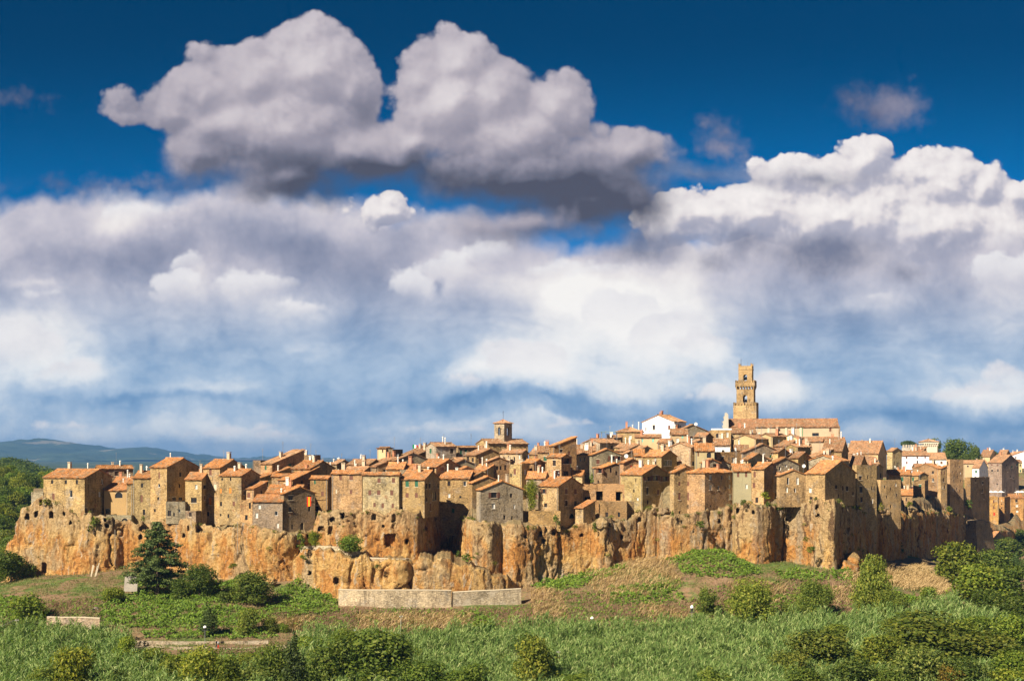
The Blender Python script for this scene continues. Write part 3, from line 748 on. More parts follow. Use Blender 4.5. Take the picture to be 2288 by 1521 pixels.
H('C',150,480,485,540,610,1,4,'e','c','cream attic with patched orange roof behind the curved front')
H('C',800,862,1010,250,320,20,35,'e','d','far house with dark gable between chimneys')
H('C',960,1180,1320,255,330,18,25,'e','s','far long roofed house with three white chimneys')
H('C',1200,1256,1460,275,340,12,45,'e','d','low house with small dark round window in its gable')
H('C',1265,1350,1400,92,190,30,25,'e','c','cream cube of a house with a roof terrace beside it', plaster=1, d=4, pitch=8)
H('C',1352,1420,1521,105,200,30,30,'f','d','dark shaded roof terrace with a row of chimney pots')
H('C',530,600,700,160,240,22,30,'f','d','flat topped stone house bristling with chimneys and a dish')
H('C',1360,1521,1521,300,360,10,5,'e','s','low orange roof behind the pale three row house')
# --- centre
H('D',235,485,632,670,1010,-0.6,15,'e','s','stone house with two green shuttered windows under mossy roof')
H('D',637,932,948,660,1040,7.5,8,'e','b','brown house in half shadow with a wide orange roof')
H('D',1005,1048,1470,775,1120,-0.4,60,'e','g','grey stone house with open shutters on the cliff edge')
H('D',930,962,1270,705,860,6,60,'e','b','low gabled house behind a small walled terrace')
H('D',1100,1116,1335,490,710,12,64,'e','b','brown gabled house with twin dark windows')
H('D',880,995,1285,430,500,18,52,'e','s','long house with pale front and grey gable below the campanile')
H('D',410,602,845,545,620,9,34,'e','s','house with open loggia under a wide orange roof')
H('D',725,760,990,520,600,14,55,'e','g','grey plastered gable with white chimney pot', plaster=1)
H('D',845,852,972,570,640,11,55,'e','g','little grey gable beside the plastered gable', plaster=1)
H('D',890,985,1135,635,720,9,45,'e','s','low house with brick chimney and orange roof')
H('D',500,602,800,340,500,24,55,'g','g','large grey house with green shutter on the crest of the town')
H('D',800,822,1090,350,470,28,58,'g','d','long dark house with green shuttered doors on the crest')
H('D',1000,1122,1521,312,440,34,58,'g','s','long low church nave below the small campanile', cat='church', name='church')
H('D',1240,1460,1521,408,560,16,22,'e','c','cream house with three slit windows and grey gable')
H('D',1335,1457,1535,525,780,8,35,'f','s','plain square lit stone block with flat top')
H('D',170,196,540,480,570,16,52,'e','g','broad grey gable with a clutter of pipes')
H('D',0,20,190,530,600,12,55,'e','d','low dark gable behind the striped tile roof')
H('D',240,500,500,577,650,7,5,'f','g','walled roof terrace with jars behind the green shuttered house', cat='terrace')
H('E',205,325,440,415,620,9,45,'e','b','brown house with one shuttered window in its gable')
H('E',365,482,482,310,400,20,4,'e','s','small tiled house with white chimney')
H('E',455,600,692,360,610,7,38,'e','s','tower-like house with open shutters on two floors')
H('E',478,530,752,245,610,9.5,55,'m','b','tall brown house with single high window')
H('E',750,902,905,335,560,12,4,'e','c','pale house above a dark passage')
H('E',893,906,1205,335,650,10,68,'e','g','large grey house with four windows and climbing plant')
H('E',1195,1212,1365,330,440,14,64,'e','d','dark gable carrying a white satellite dish')
H('E',1180,1222,1400,415,580,6,55,'e','b','low house with a red window')
H('E',370,570,815,650,1020,0.2,34,'e','s','stone house with four even windows over an arched cellar')
H('E',815,1266,1266,635,815,2,6,'f','b','roofless stone building with two big dark openings', d=10, cat='ruin', name='ruined_building')
H('E',975,1256,1256,802,1010,0,5,'f','b','high masonry terrace with two dark doorways below the roofless building', cat='terrace', d=8)
H('E',740,820,946,865,1020,-0.6,40,'m','s','tiny stone hut with sloping top on the terrace', d=5, cat='hut', name='hut')
H('E',1257,1412,1412,802,940,1,3,'f','b','dark garden wall block between terrace and tall house', d=6, cat='terrace')
H('E',272,592,592,900,1055,-0.3,4,'f','b','overgrown brown retaining wall under the garden tree', d=8, cat='terrace')
H('E',815,985,1200,215,310,30,42,'g','g','grey house with glazed roof terrace near the crest')
H('E',715,942,942,295,350,26,3,'e','s','low long roof beside the grey crest house')
H('E',1130,1270,1390,262,340,24,40,'e','s','broad tiled roof behind the large grey house')
H('E',1150,1412,1412,105,260,40,6,'h','s','stone house with hipped roof next to the white house')
H('E',1090,1195,1195,182,240,34,4,'f','d','dark roof terrace room with a pergola')
# --- east of centre
H('F',120,336,610,712,1040,0.3,40,'e','s','tall house with pale side and grey front of shuttered windows')
H('F',612,655,880,690,1125,-0.4,58,'e','s','tall gabled stone house with two columns of brown shutters')
H('F',770,960,1256,692,1075,0.2,44,'h','s','many-windowed corner house with hipped orange roof')
H('F',1250,1426,1426,677,940,5,4,'e','g','house with bright orange roof and shadowed courtyard', plaster=1)
H('F',265,517,562,340,440,32,8,'e','c','cream house with turquoise shutters and red roof', plaster=1, d=6, pitch=15)
H('F',335,655,772,182,310,46,40,'g','w','large white gabled house on the crest', plaster=1)
H('F',340,527,682,530,670,8,34,'e','s','house with a glazed wooden bay at its corner')
H('F',455,552,740,465,620,14,50,'f','d','dark flat topped house behind the glazed bay')
H('F',605,822,975,438,670,12,40,'g','c','tall house with a wide hipped roof and pale side wall')
H('F',868,1056,1060,475,670,9,6,'e','c','pale house with arched loggia', plaster=1)
H('F',938,958,1112,592,680,6,60,'e','g','little grey stone house with round arched window')
H('F',1053,1072,1332,488,660,12,62,'f','b','brown flat topped house with framed window')
H('F',1065,1212,1212,420,500,16,4,'e','w','low whitewashed house under the square stone house', plaster=1)
H('F',1030,1222,1222,270,430,36,4,'f','s','square stone house with white parapet beside the cathedral', white_top=1)
H('F',628,646,1030,292,380,38,64,'e','g','broad weathered gable with dish near the crest')
H('F',630,792,792,312,390,30,4,'e','c','cream house with a single turquoise shutter', plaster=1)
H('F',850,962,1042,335,420,26,30,'e','d','dark little house with a white lower wall')
H('F',770,782,1042,420,480,20,65,'e','g','long grey roof edge with moss')
H('F',490,602,650,395,450,24,20,'e','s','low red roofs under the cream house')
H('F',225,302,462,470,560,18,50,'e','g','plain grey stone gable with sloping top')
H('F',258,356,356,525,570,10,4,'e','c','small house with white chimney beside the glazed bay house')
H('F',680,702,820,642,690,5,60,'e','s','small gable squeezed between the tall houses')
H('G',0,218,386,355,460,30,34,'g','c','beige gabled house under the cathedral', plaster=1)
H('G',240,386,556,332,460,33,34,'g','c','beige house with grey flank under the cathedral', plaster=1)
H('G',470,640,692,345,430,36,30,'g','c','pale narrow gable against the cathedral aisle', plaster=1)
H('G',-22,220,220,300,350,40,4,'e','c','house with brick-red roof and dormer below the cathedral roof')
H('G',175,300,442,655,960,3,36,'e','s','stone house with shuttered front beside the shadowed courtyard')
H('G',440,456,727,718,990,0.2,74,'e','s','gabled house with two small balconies')
H('G',716,910,1216,700,990,-0.4,40,'e','s','big corner house at the end of the cliff with long shaded flank')
H('G',735,1046,1150,575,660,8,30,'g','g','grey front with roof falling to one side')
H('G',1212,1226,1426,620,1095,3,58,'f','s','tall dark flat topped house hung with washing')
H('G',1150,1256,1332,630,720,12,22,'e','o','orange roofed house behind the dark flank')
H('G',1125,1440,1540,505,600,24,22,'e','c','cream hall with long orange roof', plaster=1)
H('G',1155,1452,1452,605,750,20,4,'m','c','lean-to aisle with orange roof below the cream hall', plaster=1)
H('G',880,1076,1140,480,570,22,20,'e','b','brown house with dark flank beside the cathedral apse')
H('G',500,638,766,435,520,20,40,'g','s','stone gable with a white window')
H('G',555,640,766,545,640,13,36,'e','s','small house with dark gable below the white window gable')
H('G',75,92,482,490,580,15,64,'e','g','long grey gable with two little pale windows')
H('G',330,440,546,490,570,17,40,'e','s','small orange roofed house with dark flank')
H('G',355,371,650,610,700,5,58,'e','g','grey gable with two pale windows and dish')
H('G',75,140,345,565,650,9,45,'e','c','house with deep dark dormer opening')
# --- east end, running away
H('H',150,205,300,300,490,30,50,'e','c','cream fronted house with tall dark gable')
H('H',265,572,578,345,490,34,4,'e','w','long white house with two rows of small windows', plaster=1)
H('H',570,745,785,382,500,30,12,'e','w','white house with red roof above the tall dark wall', plaster=1)
H('H',170,385,416,537,720,10,10,'e','b','brown house with rusty orange roof')
H('H',410,665,750,472,700,7,36,'g','b','brown house with shallow broad gable')
H('H',412,530,578,600,730,3,20,'f','b','low square brown block against the broad gable')
H('H',664,690,752,475,850,3,58,'m','s','slender tall house with lit edge on the cliff')
H('H',745,782,916,385,920,2.5,56,'f','s','tallest shaded palace wall of the eastern end', cat='palace', name='palace')
H('H',290,406,432,740,890,0.4,16,'e','s','small house with orange roof perched on pale boulders')
H('H',75,86,290,590,920,1,58,'f','s','dark square house over the boulders')
H('H',925,986,1176,565,920,8,40,'f','b','high aqueduct wall with lit pier', cat='aqueduct', name='aqueduct')
H('H',920,1156,1160,425,500,50,6,'e','c','pale long roofed house above the aqueduct', plaster=1)
H('H',1005,1072,1166,472,580,36,30,'e','w','white walled house behind the aqueduct', plaster=1)
H('H',1165,1300,1475,416,720,30,42,'e','g','grey fortress-like house with sloping foot')
H('H',1370,1502,1521,416,590,60,6,'e','c','cream house with green shutters in the far quarter', plaster=1)
H('H',1405,1620,1620,342,400,90,4,'g','w','far white gabled house at the eastern edge', plaster=1, d=20)
H('H',1080,1180,1276,357,410,84,30,'e','c','far beige house with grey flank among trees', plaster=1)
H('H',1250,1330,1402,357,410,76,30,'e','o','far orange house beside the beige one', plaster=1)
H('H',1098,1265,1276,757,985,2,8,'f','o','glowing orange tufa house with three stacked windows below the fortress')
H('H',1272,1325,1382,760,985,4,36,'f','o','orange tufa house with a tower-like corner')
H('H',1382,1516,1560,770,985,2,10,'e','o','orange tufa house with two white windows')
H('H',1160,1205,1330,1172,1300,-60,40,'e','d','small cottage among the trees under the fortress', cat='cottage', name='cottage')

# --- lesser houses packed between the rows
_sky = np.array([(300,1046),(430,1040),(560,1032),(700,1024),(850,1006),(950,996),(1100,994),(1200,1006),(1290,996),(1380,972),(1440,962),(1600,974),(1880,976),(1900,998),(2000,1004),(2150,1016)], float).T
def filler():
    fr = random.Random(23); made = 0; used = set(); taken = []
    for tries in range(900):
        px = fr.uniform(330, 2080); row = fr.choice((5, 8, 11, 14, 18, 22, 27, 33))
        if row > 12 and px < 650: continue
        Y = YF(px) + row * 2.2
        if px > 1880: Y += (px - 1880) * .2
        if any(abs(px - a) < 26 and abs(Y - b) < 14 for a, b in taken): continue
        t = min(1, row / 34); s0 = float(np.interp(px, *_sky)); ep = s0 + (1068 - s0) * (1 - t) * .9 + fr.uniform(2, 16)
        z = (HPY - ep) / FPX * Y
        # never in front of a taller named house: keep behind something
        near = [h for h in HOUSES if abs(CPX + FPX * (h['L'].x + h['C'].x) / 2 / h['Y'] - px) < 34 and h['Y'] < Y - 5]
        front = [h for h in HOUSES if abs(CPX + FPX * (h['L'].x + h['C'].x) / 2 / h['Y'] - px) < 40 and Y < h['Y'] < Y + 45 and HPY - FPX * (h['zb'] + h['h']) / h['Y'] > ep - 6]
        if not near or front: continue
        b = max(near, key=lambda h: h['Y']); head = b['label']
        for w_ in (' with ', ' on ', ' under ', ' above ', ' behind ', ' below ', ' beside ', ' between ', ' over ', ' leaning ', ' in ', ' near ', ' against '): head = head.split(w_)[0]
        adj = fr.choice(('low tan house with faded roof', 'small brown house with ochre roof', 'plain stone house with rusty roof', 'weathered house with pale tiles', 'narrow house with a sagging roof'))
        lab = '%s packed behind the %s' % (adj, head)
        if len(lab.split()) > 16 or lab in used: continue
        used.add(lab); taken.append((px, Y)); hw = fr.uniform(14, 24)
        c = 'F'; x = lambda p: (p - CROP['F'][0]) * ZS; yy = lambda p: (p - CROP['F'][1]) * ZS
        yaw = fr.choice((8, 20, 35, 50, 60)); wl = hw * 2 * math.cos(math.radians(yaw)) ; wr = hw * 2 * math.sin(math.radians(yaw)) * .8
        H(c, x(px - wl / 2 - wr / 2), x(px + wl / 2 - wr / 2), x(px + wl / 2 + wr / 2), yy(ep), yy(ep + 26), row, yaw, fr.choice('eeeemg'), fr.choice('ssbbgcd'), lab, Y=Y, d=fr.uniform(6, 10), pitch=fr.uniform(15, 21))
        made += 1
        if made >= 46: break
filler()

WINS = dict(
A=[(520,430,22,40,'d'),(658,432,22,42,'d'),(768,432,22,46,'d'),(710,550,28,70,'w'),(533,580,24,70,'s'),(668,762,18,60,'d'),(1020,430,18,50,'w'),(995,555,18,50,'w'),(858,715,35,50,'d'),(915,715,45,50,'d'),(1255,335,24,26,'d'),(1187,562,76,62,'a'),(1075,722,50,56,'a'),(1097,822,64,62,'ag'),(1247,822,74,58,'a')],
B=[(167,465,20,44,'d'),(163,597,20,70,'s'),(338,365,14,62,'s'),(338,468,20,34,'w'),(328,597,20,30,'d'),(585,268,12,34,'d'),(550,355,20,44,'d'),(541,470,16,40,'d'),(487,600,36,36,'d'),(550,600,36,34,'d'),(708,480,24,44,'w'),(685,613,58,50,'d'),(851,337,26,58,'s'),(793,480,26,38,'d'),(897,480,34,58,'c'),
   (968,403,20,28,'a'),(1052,402,16,32,'d'),(953,520,18,44,'o'),(1048,518,22,50,'o'),(953,650,28,44,'d'),(1085,648,22,46,'s'),(848,625,26,70,'o'),(650,755,26,44,'d'),(1210,785,26,50,'d'),(1195,538,24,44,'w'),(1360,535,14,36,'d'),(1245,668,20,60,'d'),(187,733,24,56,'d'),(295,715,18,30,'d'),(440,745,34,60,'d'),(487,757,16,36,'d'),(540,720,20,34,'w'),(953,760,14,22,'d'),(826,750,20,44,'d'),(800,880,120,70,'b'),(1030,770,18,40,'d')],
C=[(150,290,18,44,'g'),(392,275,30,50,'g'),(350,405,20,36,'r'),(512,325,20,36,'s'),(512,440,22,48,'d'),(642,430,18,46,'g'),(718,548,26,46,'s'),(899,385,26,58,'s'),(1005,388,36,50,'s'),(1080,400,10,40,'d'),(949,405,8,26,'d'),(856,527,16,44,'c'),(1003,530,22,40,'s'),
   (1283,418,32,44,'s'),(1428,414,32,48,'s'),(1212,478,8,40,'d'),(1316,480,8,40,'d'),(1386,478,8,40,'d'),(1191,538,30,48,'s'),(1280,538,34,48,'s'),(1410,540,30,50,'s'),(1238,660,24,44,'s'),(1320,666,24,48,'s'),(1420,668,22,44,'s'),
   (400,590,46,46,'d'),(590,590,36,50,'d'),(396,705,30,50,'d'),(587,700,24,50,'d'),(416,880,18,48,'d'),(515,875,38,80,'a'),(88,680,26,40,'w'),(256,745,30,44,'w'),(270,866,22,48,'w'),(60,765,28,52,'w'),(1320,120,12,34,'d')],
D=[(312,718,34,58,'g'),(405,718,32,58,'g'),(312,832,28,46,'s'),(404,832,28,48,'s'),(256,972,26,48,'d'),(580,840,40,90,'d'),(545,950,14,80,'s'),(730,714,28,50,'d'),(888,716,28,48,'w'),(731,836,24,40,'w'),(843,850,22,24,'d'),(772,985,26,40,'g'),(1180,830,60,56,'S'),(1352,835,24,40,'d'),(1175,938,34,56,'w'),(1240,916,14,16,'d'),
   (1383,945,18,46,'w'),(1285,1052,22,44,'d'),(1360,1058,16,40,'d'),(1214,560,22,40,'d'),(1248,560,20,40,'d'),(560,576,52,40,'b'),(665,570,28,44,'s'),(545,390,20,50,'g'),(1326,462,12,50,'d'),(1384,480,14,60,'d'),(1434,450,16,44,'w'),(900,400,24,50,'g'),(850,405,20,40,'g'),(1350,632,14,40,'d')],
E=[(376,467,26,50,'s'),(412,597,18,30,'s'),(600,300,28,30,'d'),(650,400,56,58,'S'),(560,520,32,50,'S'),(645,535,50,70,'d'),(833,385,10,40,'d'),(790,385,14,36,'w'),(1115,372,52,46,'S'),(1172,374,44,42,'S'),(990,498,50,46,'S'),(1096,492,22,48,'d'),(1300,460,24,36,'r'),(1278,575,8,36,'d'),(1345,592,10,36,'d'),(1325,698,14,30,'d'),(1362,782,22,34,'aw'),
   (425,702,30,46,'S'),(650,704,24,50,'s'),(742,706,26,50,'s'),(650,822,22,56,'d'),(742,825,26,52,'d'),(706,950,54,54,'a'),(980,748,66,92,'b'),(1178,752,68,90,'b'),(860,780,60,40,'b'),(1054,937,28,50,'d'),(1176,936,24,48,'d'),(916,986,12,30,'d'),(265,620,14,26,'d'),(910,235,14,24,'d')],
F=[(388,757,44,42,'S'),(465,750,50,50,'S'),(560,757,46,50,'S'),(388,880,20,70,'d'),(495,890,20,48,'s'),(568,895,24,50,'s'),(390,990,16,44,'d'),(520,1008,20,40,'w'),(705,715,20,34,'d'),(708,806,22,42,'s'),(790,806,24,44,'s'),(708,932,24,74,'s'),(790,932,24,74,'s'),(788,1034,20,48,'d'),(710,1100,18,40,'d'),
   (1018,745,24,44,'w'),(1132,745,14,44,'w'),(1208,745,16,40,'w'),(1020,845,28,50,'w'),(1098,848,18,44,'w'),(1210,835,16,40,'w'),(1214,940,20,46,'w'),(1214,1024,16,44,'d'),(1022,1030,14,22,'d'),(1086,1045,10,26,'d'),(1294,715,22,50,'s'),(1374,716,22,48,'s'),(1378,834,22,44,'w'),(466,578,20,44,'w'),(590,600,80,60,'W'),(712,585,24,24,'s'),
   (852,490,20,60,'s'),(852,605,36,44,'d'),(896,510,14,44,'s'),(1003,522,46,56,'a'),(995,616,30,36,'a'),(1065,626,40,36,'d'),(1247,572,26,50,'w'),(337,372,20,40,'G'),(443,372,24,40,'G'),(1186,318,22,50,'w'),(738,340,20,26,'G'),(372,262,10,40,'d'),(675,232,10,36,'d'),(693,232,18,36,'d'),(715,240,14,30,'d')],
G=[(207,714,22,54,'s'),(200,824,26,50,'s'),(400,720,20,60,'w'),(400,845,22,70,'d'),(400,980,16,36,'d'),(540,780,22,70,'w'),(635,780,26,72,'w'),(529,868,20,52,'w'),(611,872,18,44,'w'),(763,872,24,44,'w'),(770,952,30,30,'d'),(820,950,20,26,'d'),(853,830,20,12,'d'),(1022,838,20,40,'d'),(1088,850,14,48,'d'),(1131,855,24,50,'d'),(1190,905,14,36,'d'),
   (1045,930,14,40,'d'),(1265,750,30,40,'d'),(1275,965,24,50,'d'),(1270,865,30,60,'d'),(1385,980,14,60,'w'),(1340,740,14,40,'d'),(1380,850,14,40,'d'),(1250,1040,16,36,'d'),(848,605,22,42,'c'),(548,490,22,36,'w'),(304,500,14,26,'w'),(378,505,20,26,'w'),(521,620,22,40,'w'),(461,655,20,36,'w'),(122,610,16,50,'d'),(46,365,14,28,'d'),(398,390,10,40,'s'),(442,386,12,40,'s'),(963,268,22,34,'s'),(815,312,60,26,'d')],
H=[(110,400,22,44,'a'),(142,545,20,50,'d'),(88,545,16,50,'d'),(225,355,10,30,'s'),(225,420,10,30,'s'),(347,366,14,26,'s'),(455,366,14,26,'s'),(533,366,12,24,'s'),(349,418,14,26,'s'),(456,412,16,30,'d'),(535,424,12,28,'s'),(757,425,10,40,'d'),(660,425,14,24,'s'),(700,520,12,36,'s'),(725,520,12,36,'s'),(720,590,14,40,'d'),(727,660,14,36,'d'),(708,665,14,30,'c'),
   (805,440,8,22,'d'),(840,440,8,22,'d'),(810,510,8,22,'d'),(846,505,8,22,'d'),(880,460,8,22,'d'),(820,600,8,22,'d'),(860,560,10,26,'d'),(890,600,10,26,'d'),(850,680,10,26,'d'),(885,520,10,24,'w'),(815,690,10,24,'w'),(880,700,10,24,'d'),(130,660,14,30,'d'),(190,680,14,30,'d'),(240,640,14,34,'w'),(150,760,14,30,'d'),(250,740,14,30,'d'),(190,855,14,36,'d'),(1040,600,12,30,'d'),(1110,620,12,30,'d'),(1105,700,14,36,'d'),(1140,560,10,26,'d'),(345,785,12,36,'d'),(418,800,12,26,'d'),(1202,497,16,24,'d'),(1260,495,14,26,'d'),(1199,440,14,18,'s'),(1258,440,12,18,'s'),(1253,633,14,16,'d'),(1345,445,8,20,'d'),(1360,500,8,22,'d'),(1385,560,10,24,'d'),(1415,570,8,24,'d'),(1440,680,16,30,'w'),
   (1218,806,14,30,'s'),(1220,866,14,26,'s'),(1224,930,18,34,'r'),(1297,797,10,14,'c'),(1297,832,10,14,'d'),(1297,870,10,14,'d'),(1298,912,10,14,'d'),(1446,798,24,26,'d'),(1450,848,24,22,'w'),(1452,903,22,20,'w'),(1120,775,10,16,'s'),(1188,1205,20,30,'w'),(1250,1215,10,30,'d'),(1400,460,14,24,'g'),(1450,440,14,24,'g'),(1485,500,14,22,'g'),(960,452,16,16,'d'),(1080,452,16,16,'d')])

def face_hit(h, px, py):
    """where a photograph pixel meets the front or the right wall of a house: (distance, face, along, height)"""
    dx, dz = (px - CPX) / FPX, (HPY - py) / FPX
    ct, st = math.cos(h['th']), math.sin(h['th'])
    ax, ay = Vector((ct, -st)), Vector((st, ct))
    res = []
    D = Vector((dx, 1.0))
    for face, o, n, a, ln in (('F', h['L'], ay, ax, h['w']), ('R', h['L'] + ax * h['w'], ax, ay, h['d'])):
        den = D.dot(n)
        if abs(den) < 1e-6: continue
        t = o.dot(n) / den
        if (face == 'F' and den <= 0) or (face == 'R' and den >= 0) or t <= 0: continue
        s = (D * t - o).dot(a); z = dz * t - h['zb']
        res.append((t, face, s, z, ln))
    return res
def assign_windows():
    lost = []
    for c, lst in WINS.items():
        for (x, y, w, hh, kind) in lst:
            px, py = cpx(c, x), cpy(c, y)
            best = None
            for h in HOUSES:
                for (t, f, s, z, ln) in face_hit(h, px, py):
                    if 0.1 < s < ln - 0.1 and 0.3 < z < h['h'] + 0.2 and (best is None or t < best[0]): best = (t, h, f)
            if not best: lost.append((c, x, y)); continue
            t, h, f = best
            q = [r for r in face_hit(h, px - w / ZS / 2, py + hh / ZS / 2) if r[1] == f] + [r for r in face_hit(h, px + w / ZS / 2, py - hh / ZS / 2) if r[1] == f]
            if len(q) < 2: lost.append((c, x, y)); continue
            ln = q[0][4]
            s0, s1 = sorted((q[0][2], q[1][2])); z0, z1 = sorted((q[0][3], q[1][3]))
            if s1 - s0 > 4.2 and kind not in 'bW': s1 = s0 + 1.3
            s0, s1 = max(s0, 0.15), min(s1, ln - 0.15); z1 = min(z1, h['h'] - 0.12); z0 = max(z0, 0.1)
            if s1 - s0 < 0.25 or z1 - z0 < 0.3: lost.append((c, x, y)); continue
            if any(g == f and not (s1 + .05 < a or s0 - .05 > b or z1 + .05 < e or z0 - .05 > k) for (g, a, b, e, k, _) in h['win']): lost.append((c, x, y)); continue
            h['win'].append((f, s0, s1, z0, z1, kind))
    return lost
assign_windows()
def extra_windows():
    fr = random.Random(77)
    for h in HOUSES:
        if h['cat'] not in ('house', 'palace', 'aqueduct'): continue
        for f, ln in (('F', h['w']), ('R', h['d'])):
            if ln < 3.2 or sum(1 for w in h['win'] if w[0] == f) >= 3: continue
            z = h['h'] - fr.uniform(1.9, 2.6); rows = 0
            while z > max(1.6, h['h'] - 13) and rows < 4:
                s = fr.uniform(1.0, 2.0)
                while s < ln - 1.2:
                    w, hh = fr.uniform(.7, 1.05), fr.uniform(1.0, 1.5)
                    if fr.random() < .62 and not any(g == f and not (s + w + .5 < a or s - .5 > b or z + hh + .5 < e or z - .5 > k) for (g, a, b, e, k, _) in h['win']) and z + hh < h['h'] - .2:
                        h['win'].append((f, s, s + w, z, z + hh, fr.choice('dddddssswg')))
                    s += fr.uniform(2.2, 4.0)
                z -= fr.uniform(2.7, 3.3); rows += 1
extra_windows()

def roof_sheet(mb, e0, e1, r1, r0, pitch=0.46, amp=0.085):
    """a tiled slope: e0,e1 eave ends, r0,r1 ridge ends; rows of cover tiles as real ridges, slab beneath"""
    e0, e1, r0, r1 = map(Vector, (e0, e1, r0, r1))
    n = (e1 - e0).cross(r0 - e0); n = n.normalized() if n.length > 1e-6 else Vector((0, 0, 1))
    if n.z < 0: n = -n
    w = (e1 - e0).length; k = max(3, int(w / pitch))
    b = len(mb.v); prof = (0.0, 0.75, 1.0, 0.75)
    tot = k * 4 + 1
    for i in range(tot):
        t = i / (tot - 1); o = n * (amp * prof[i % 4] + 0.02)
        j = math.sin(i * 12.9898 + w * 7.1) * 0.09; o = o + n * (mnoise.noise(Vector((i * .11, w, e0.z))) * .16)
        a = e0.lerp(e1, t); c = r0.lerp(r1, t); d = (c - a)
        m = a.lerp(c, 0.5) + n * (math.sin(i * 0.22 + w) * 0.06 - 0.07)
        mb.v += [tuple(a + o - d.normalized() * (0.06 + j)), tuple(m + o), tuple(c + o)]
    for i in range(tot - 1):
        q = b + i * 3
        for s in (0, 1): mb.f.append((q + s, q + 3 + s, q + 4 + s, q + 1 + s)); mb.m.append(0)
    t = n * -0.16
    P = [e0, e1, r1, r0]; Q = [p + t for p in P]
    mb.poly(Q[::-1])
    for i in range(4): mb.poly([P[i], Q[i], Q[(i + 1) % 4], P[(i + 1) % 4]])
def slope_roof(h, mb):
    """roof of the house in its own frame; returns (rise, list of ridge points for chimneys)"""
    w, d, H_, ty = h['w'], h['d'], h['h'], h['roof']
    o, tp = 0.38, h.get('tp', math.tan(math.radians(h.get('pitch', 19.5))))
    if ty == 'e':
        r = d / 2 * tp; z0 = H_ - o * tp; zr = H_ + r
        roof_sheet(mb, (-.25, -o, z0), (w + .25, -o, z0), (w + .25, d / 2, zr), (-.25, d / 2, zr))
        roof_sheet(mb, (w + .25, d + o, z0), (-.25, d + o, z0), (-.25, d / 2, zr), (w + .25, d / 2, zr))
        mb.tube([(-.3, d / 2, zr + .05), (w + .3, d / 2, zr + .05)], 0.16, 6); return r
    if ty == 'g':
        r = w / 2 * tp; z0 = H_ - o * tp; zr = H_ + r
        roof_sheet(mb, (w + o, -.25, z0), (w + o, d + .25, z0), (w / 2, d + .25, zr), (w / 2, -.25, zr))
        roof_sheet(mb, (-o, d + .25, z0), (-o, -.25, z0), (w / 2, -.25, zr), (w / 2, d + .25, zr))
        mb.tube([(w / 2, -.3, zr + .05), (w / 2, d + .3, zr + .05)], 0.16, 6); return r
    if ty == 'm':
        r = d * tp * 0.9; z0 = H_ - o * tp
        roof_sheet(mb, (-.25, -o, z0), (w + .25, -o, z0), (w + .25, d + .2, H_ + r + .2 * tp), (-.25, d + .2, H_ + r + .2 * tp)); return r
    if ty == 'h':
        m = min(w, d) / 2; r = m * tp; z0 = H_ - o * tp
        A, B, Cc, Dd = (-o, -o, z0), (w + o, -o, z0), (w + o, d + o, z0), (-o, d + o, z0)
        if w >= d: R0, R1 = (m, d / 2, H_ + r), (w - m, d / 2, H_ + r)
        else: R0, R1 = (w / 2, m, H_ + r), (w / 2, d - m, H_ + r)
        if w >= d:
            roof_sheet(mb, A, B, R1, R0); roof_sheet(mb, B, Cc, R1, R1); roof_sheet(mb, Cc, Dd, R0, R1); roof_sheet(mb, Dd, A, R0, R0)
        else:
            roof_sheet(mb, A, B, R0, R0); roof_sheet(mb, B, Cc, R1, R0); roof_sheet(mb, Cc, Dd, R1, R1); roof_sheet(mb, Dd, A, R0, R1)
        return r
    return 0.0
def wall_face(mb, fr, ln, H_, wins):
    """fr(s, z, depth) -> point; a wall with real openings and reveals"""
    S = sorted({0.0, ln, *[v for w in wins for v in w[:2]]}); Z = sorted({0.0, H_, *[v for w in wins for v in w[2:4]]})
    for i in range(len(S) - 1):
        for j in range(len(Z) - 1):
            cs, cz = (S[i] + S[i + 1]) / 2, (Z[j] + Z[j + 1]) / 2
            if any(w[0] < cs < w[1] and w[2] < cz < w[3] for w in wins): continue
            mb.poly([fr(S[i], Z[j], 0), fr(S[i + 1], Z[j], 0), fr(S[i + 1], Z[j + 1], 0), fr(S[i], Z[j + 1], 0)])
    for (s0, s1, z0, z1, kind) in wins:
        D = 1.6 if kind == 'b' else 0.26
        c = [(s0, z0), (s1, z0), (s1, z1), (s0, z1)]
        for i in range(4):
            a, b = c[i], c[(i + 1) % 4]
            mb.poly([fr(*a, 0), fr(*a, D), fr(*b, D), fr(*b, 0)])
WPAINT = dict(s=(.145, .062, .040), g=(.020, .105, .060), G=(.22, .46, .36), o=(.62, .20, .03), r=(.50, .045, .02), S=(.125, .055, .034))
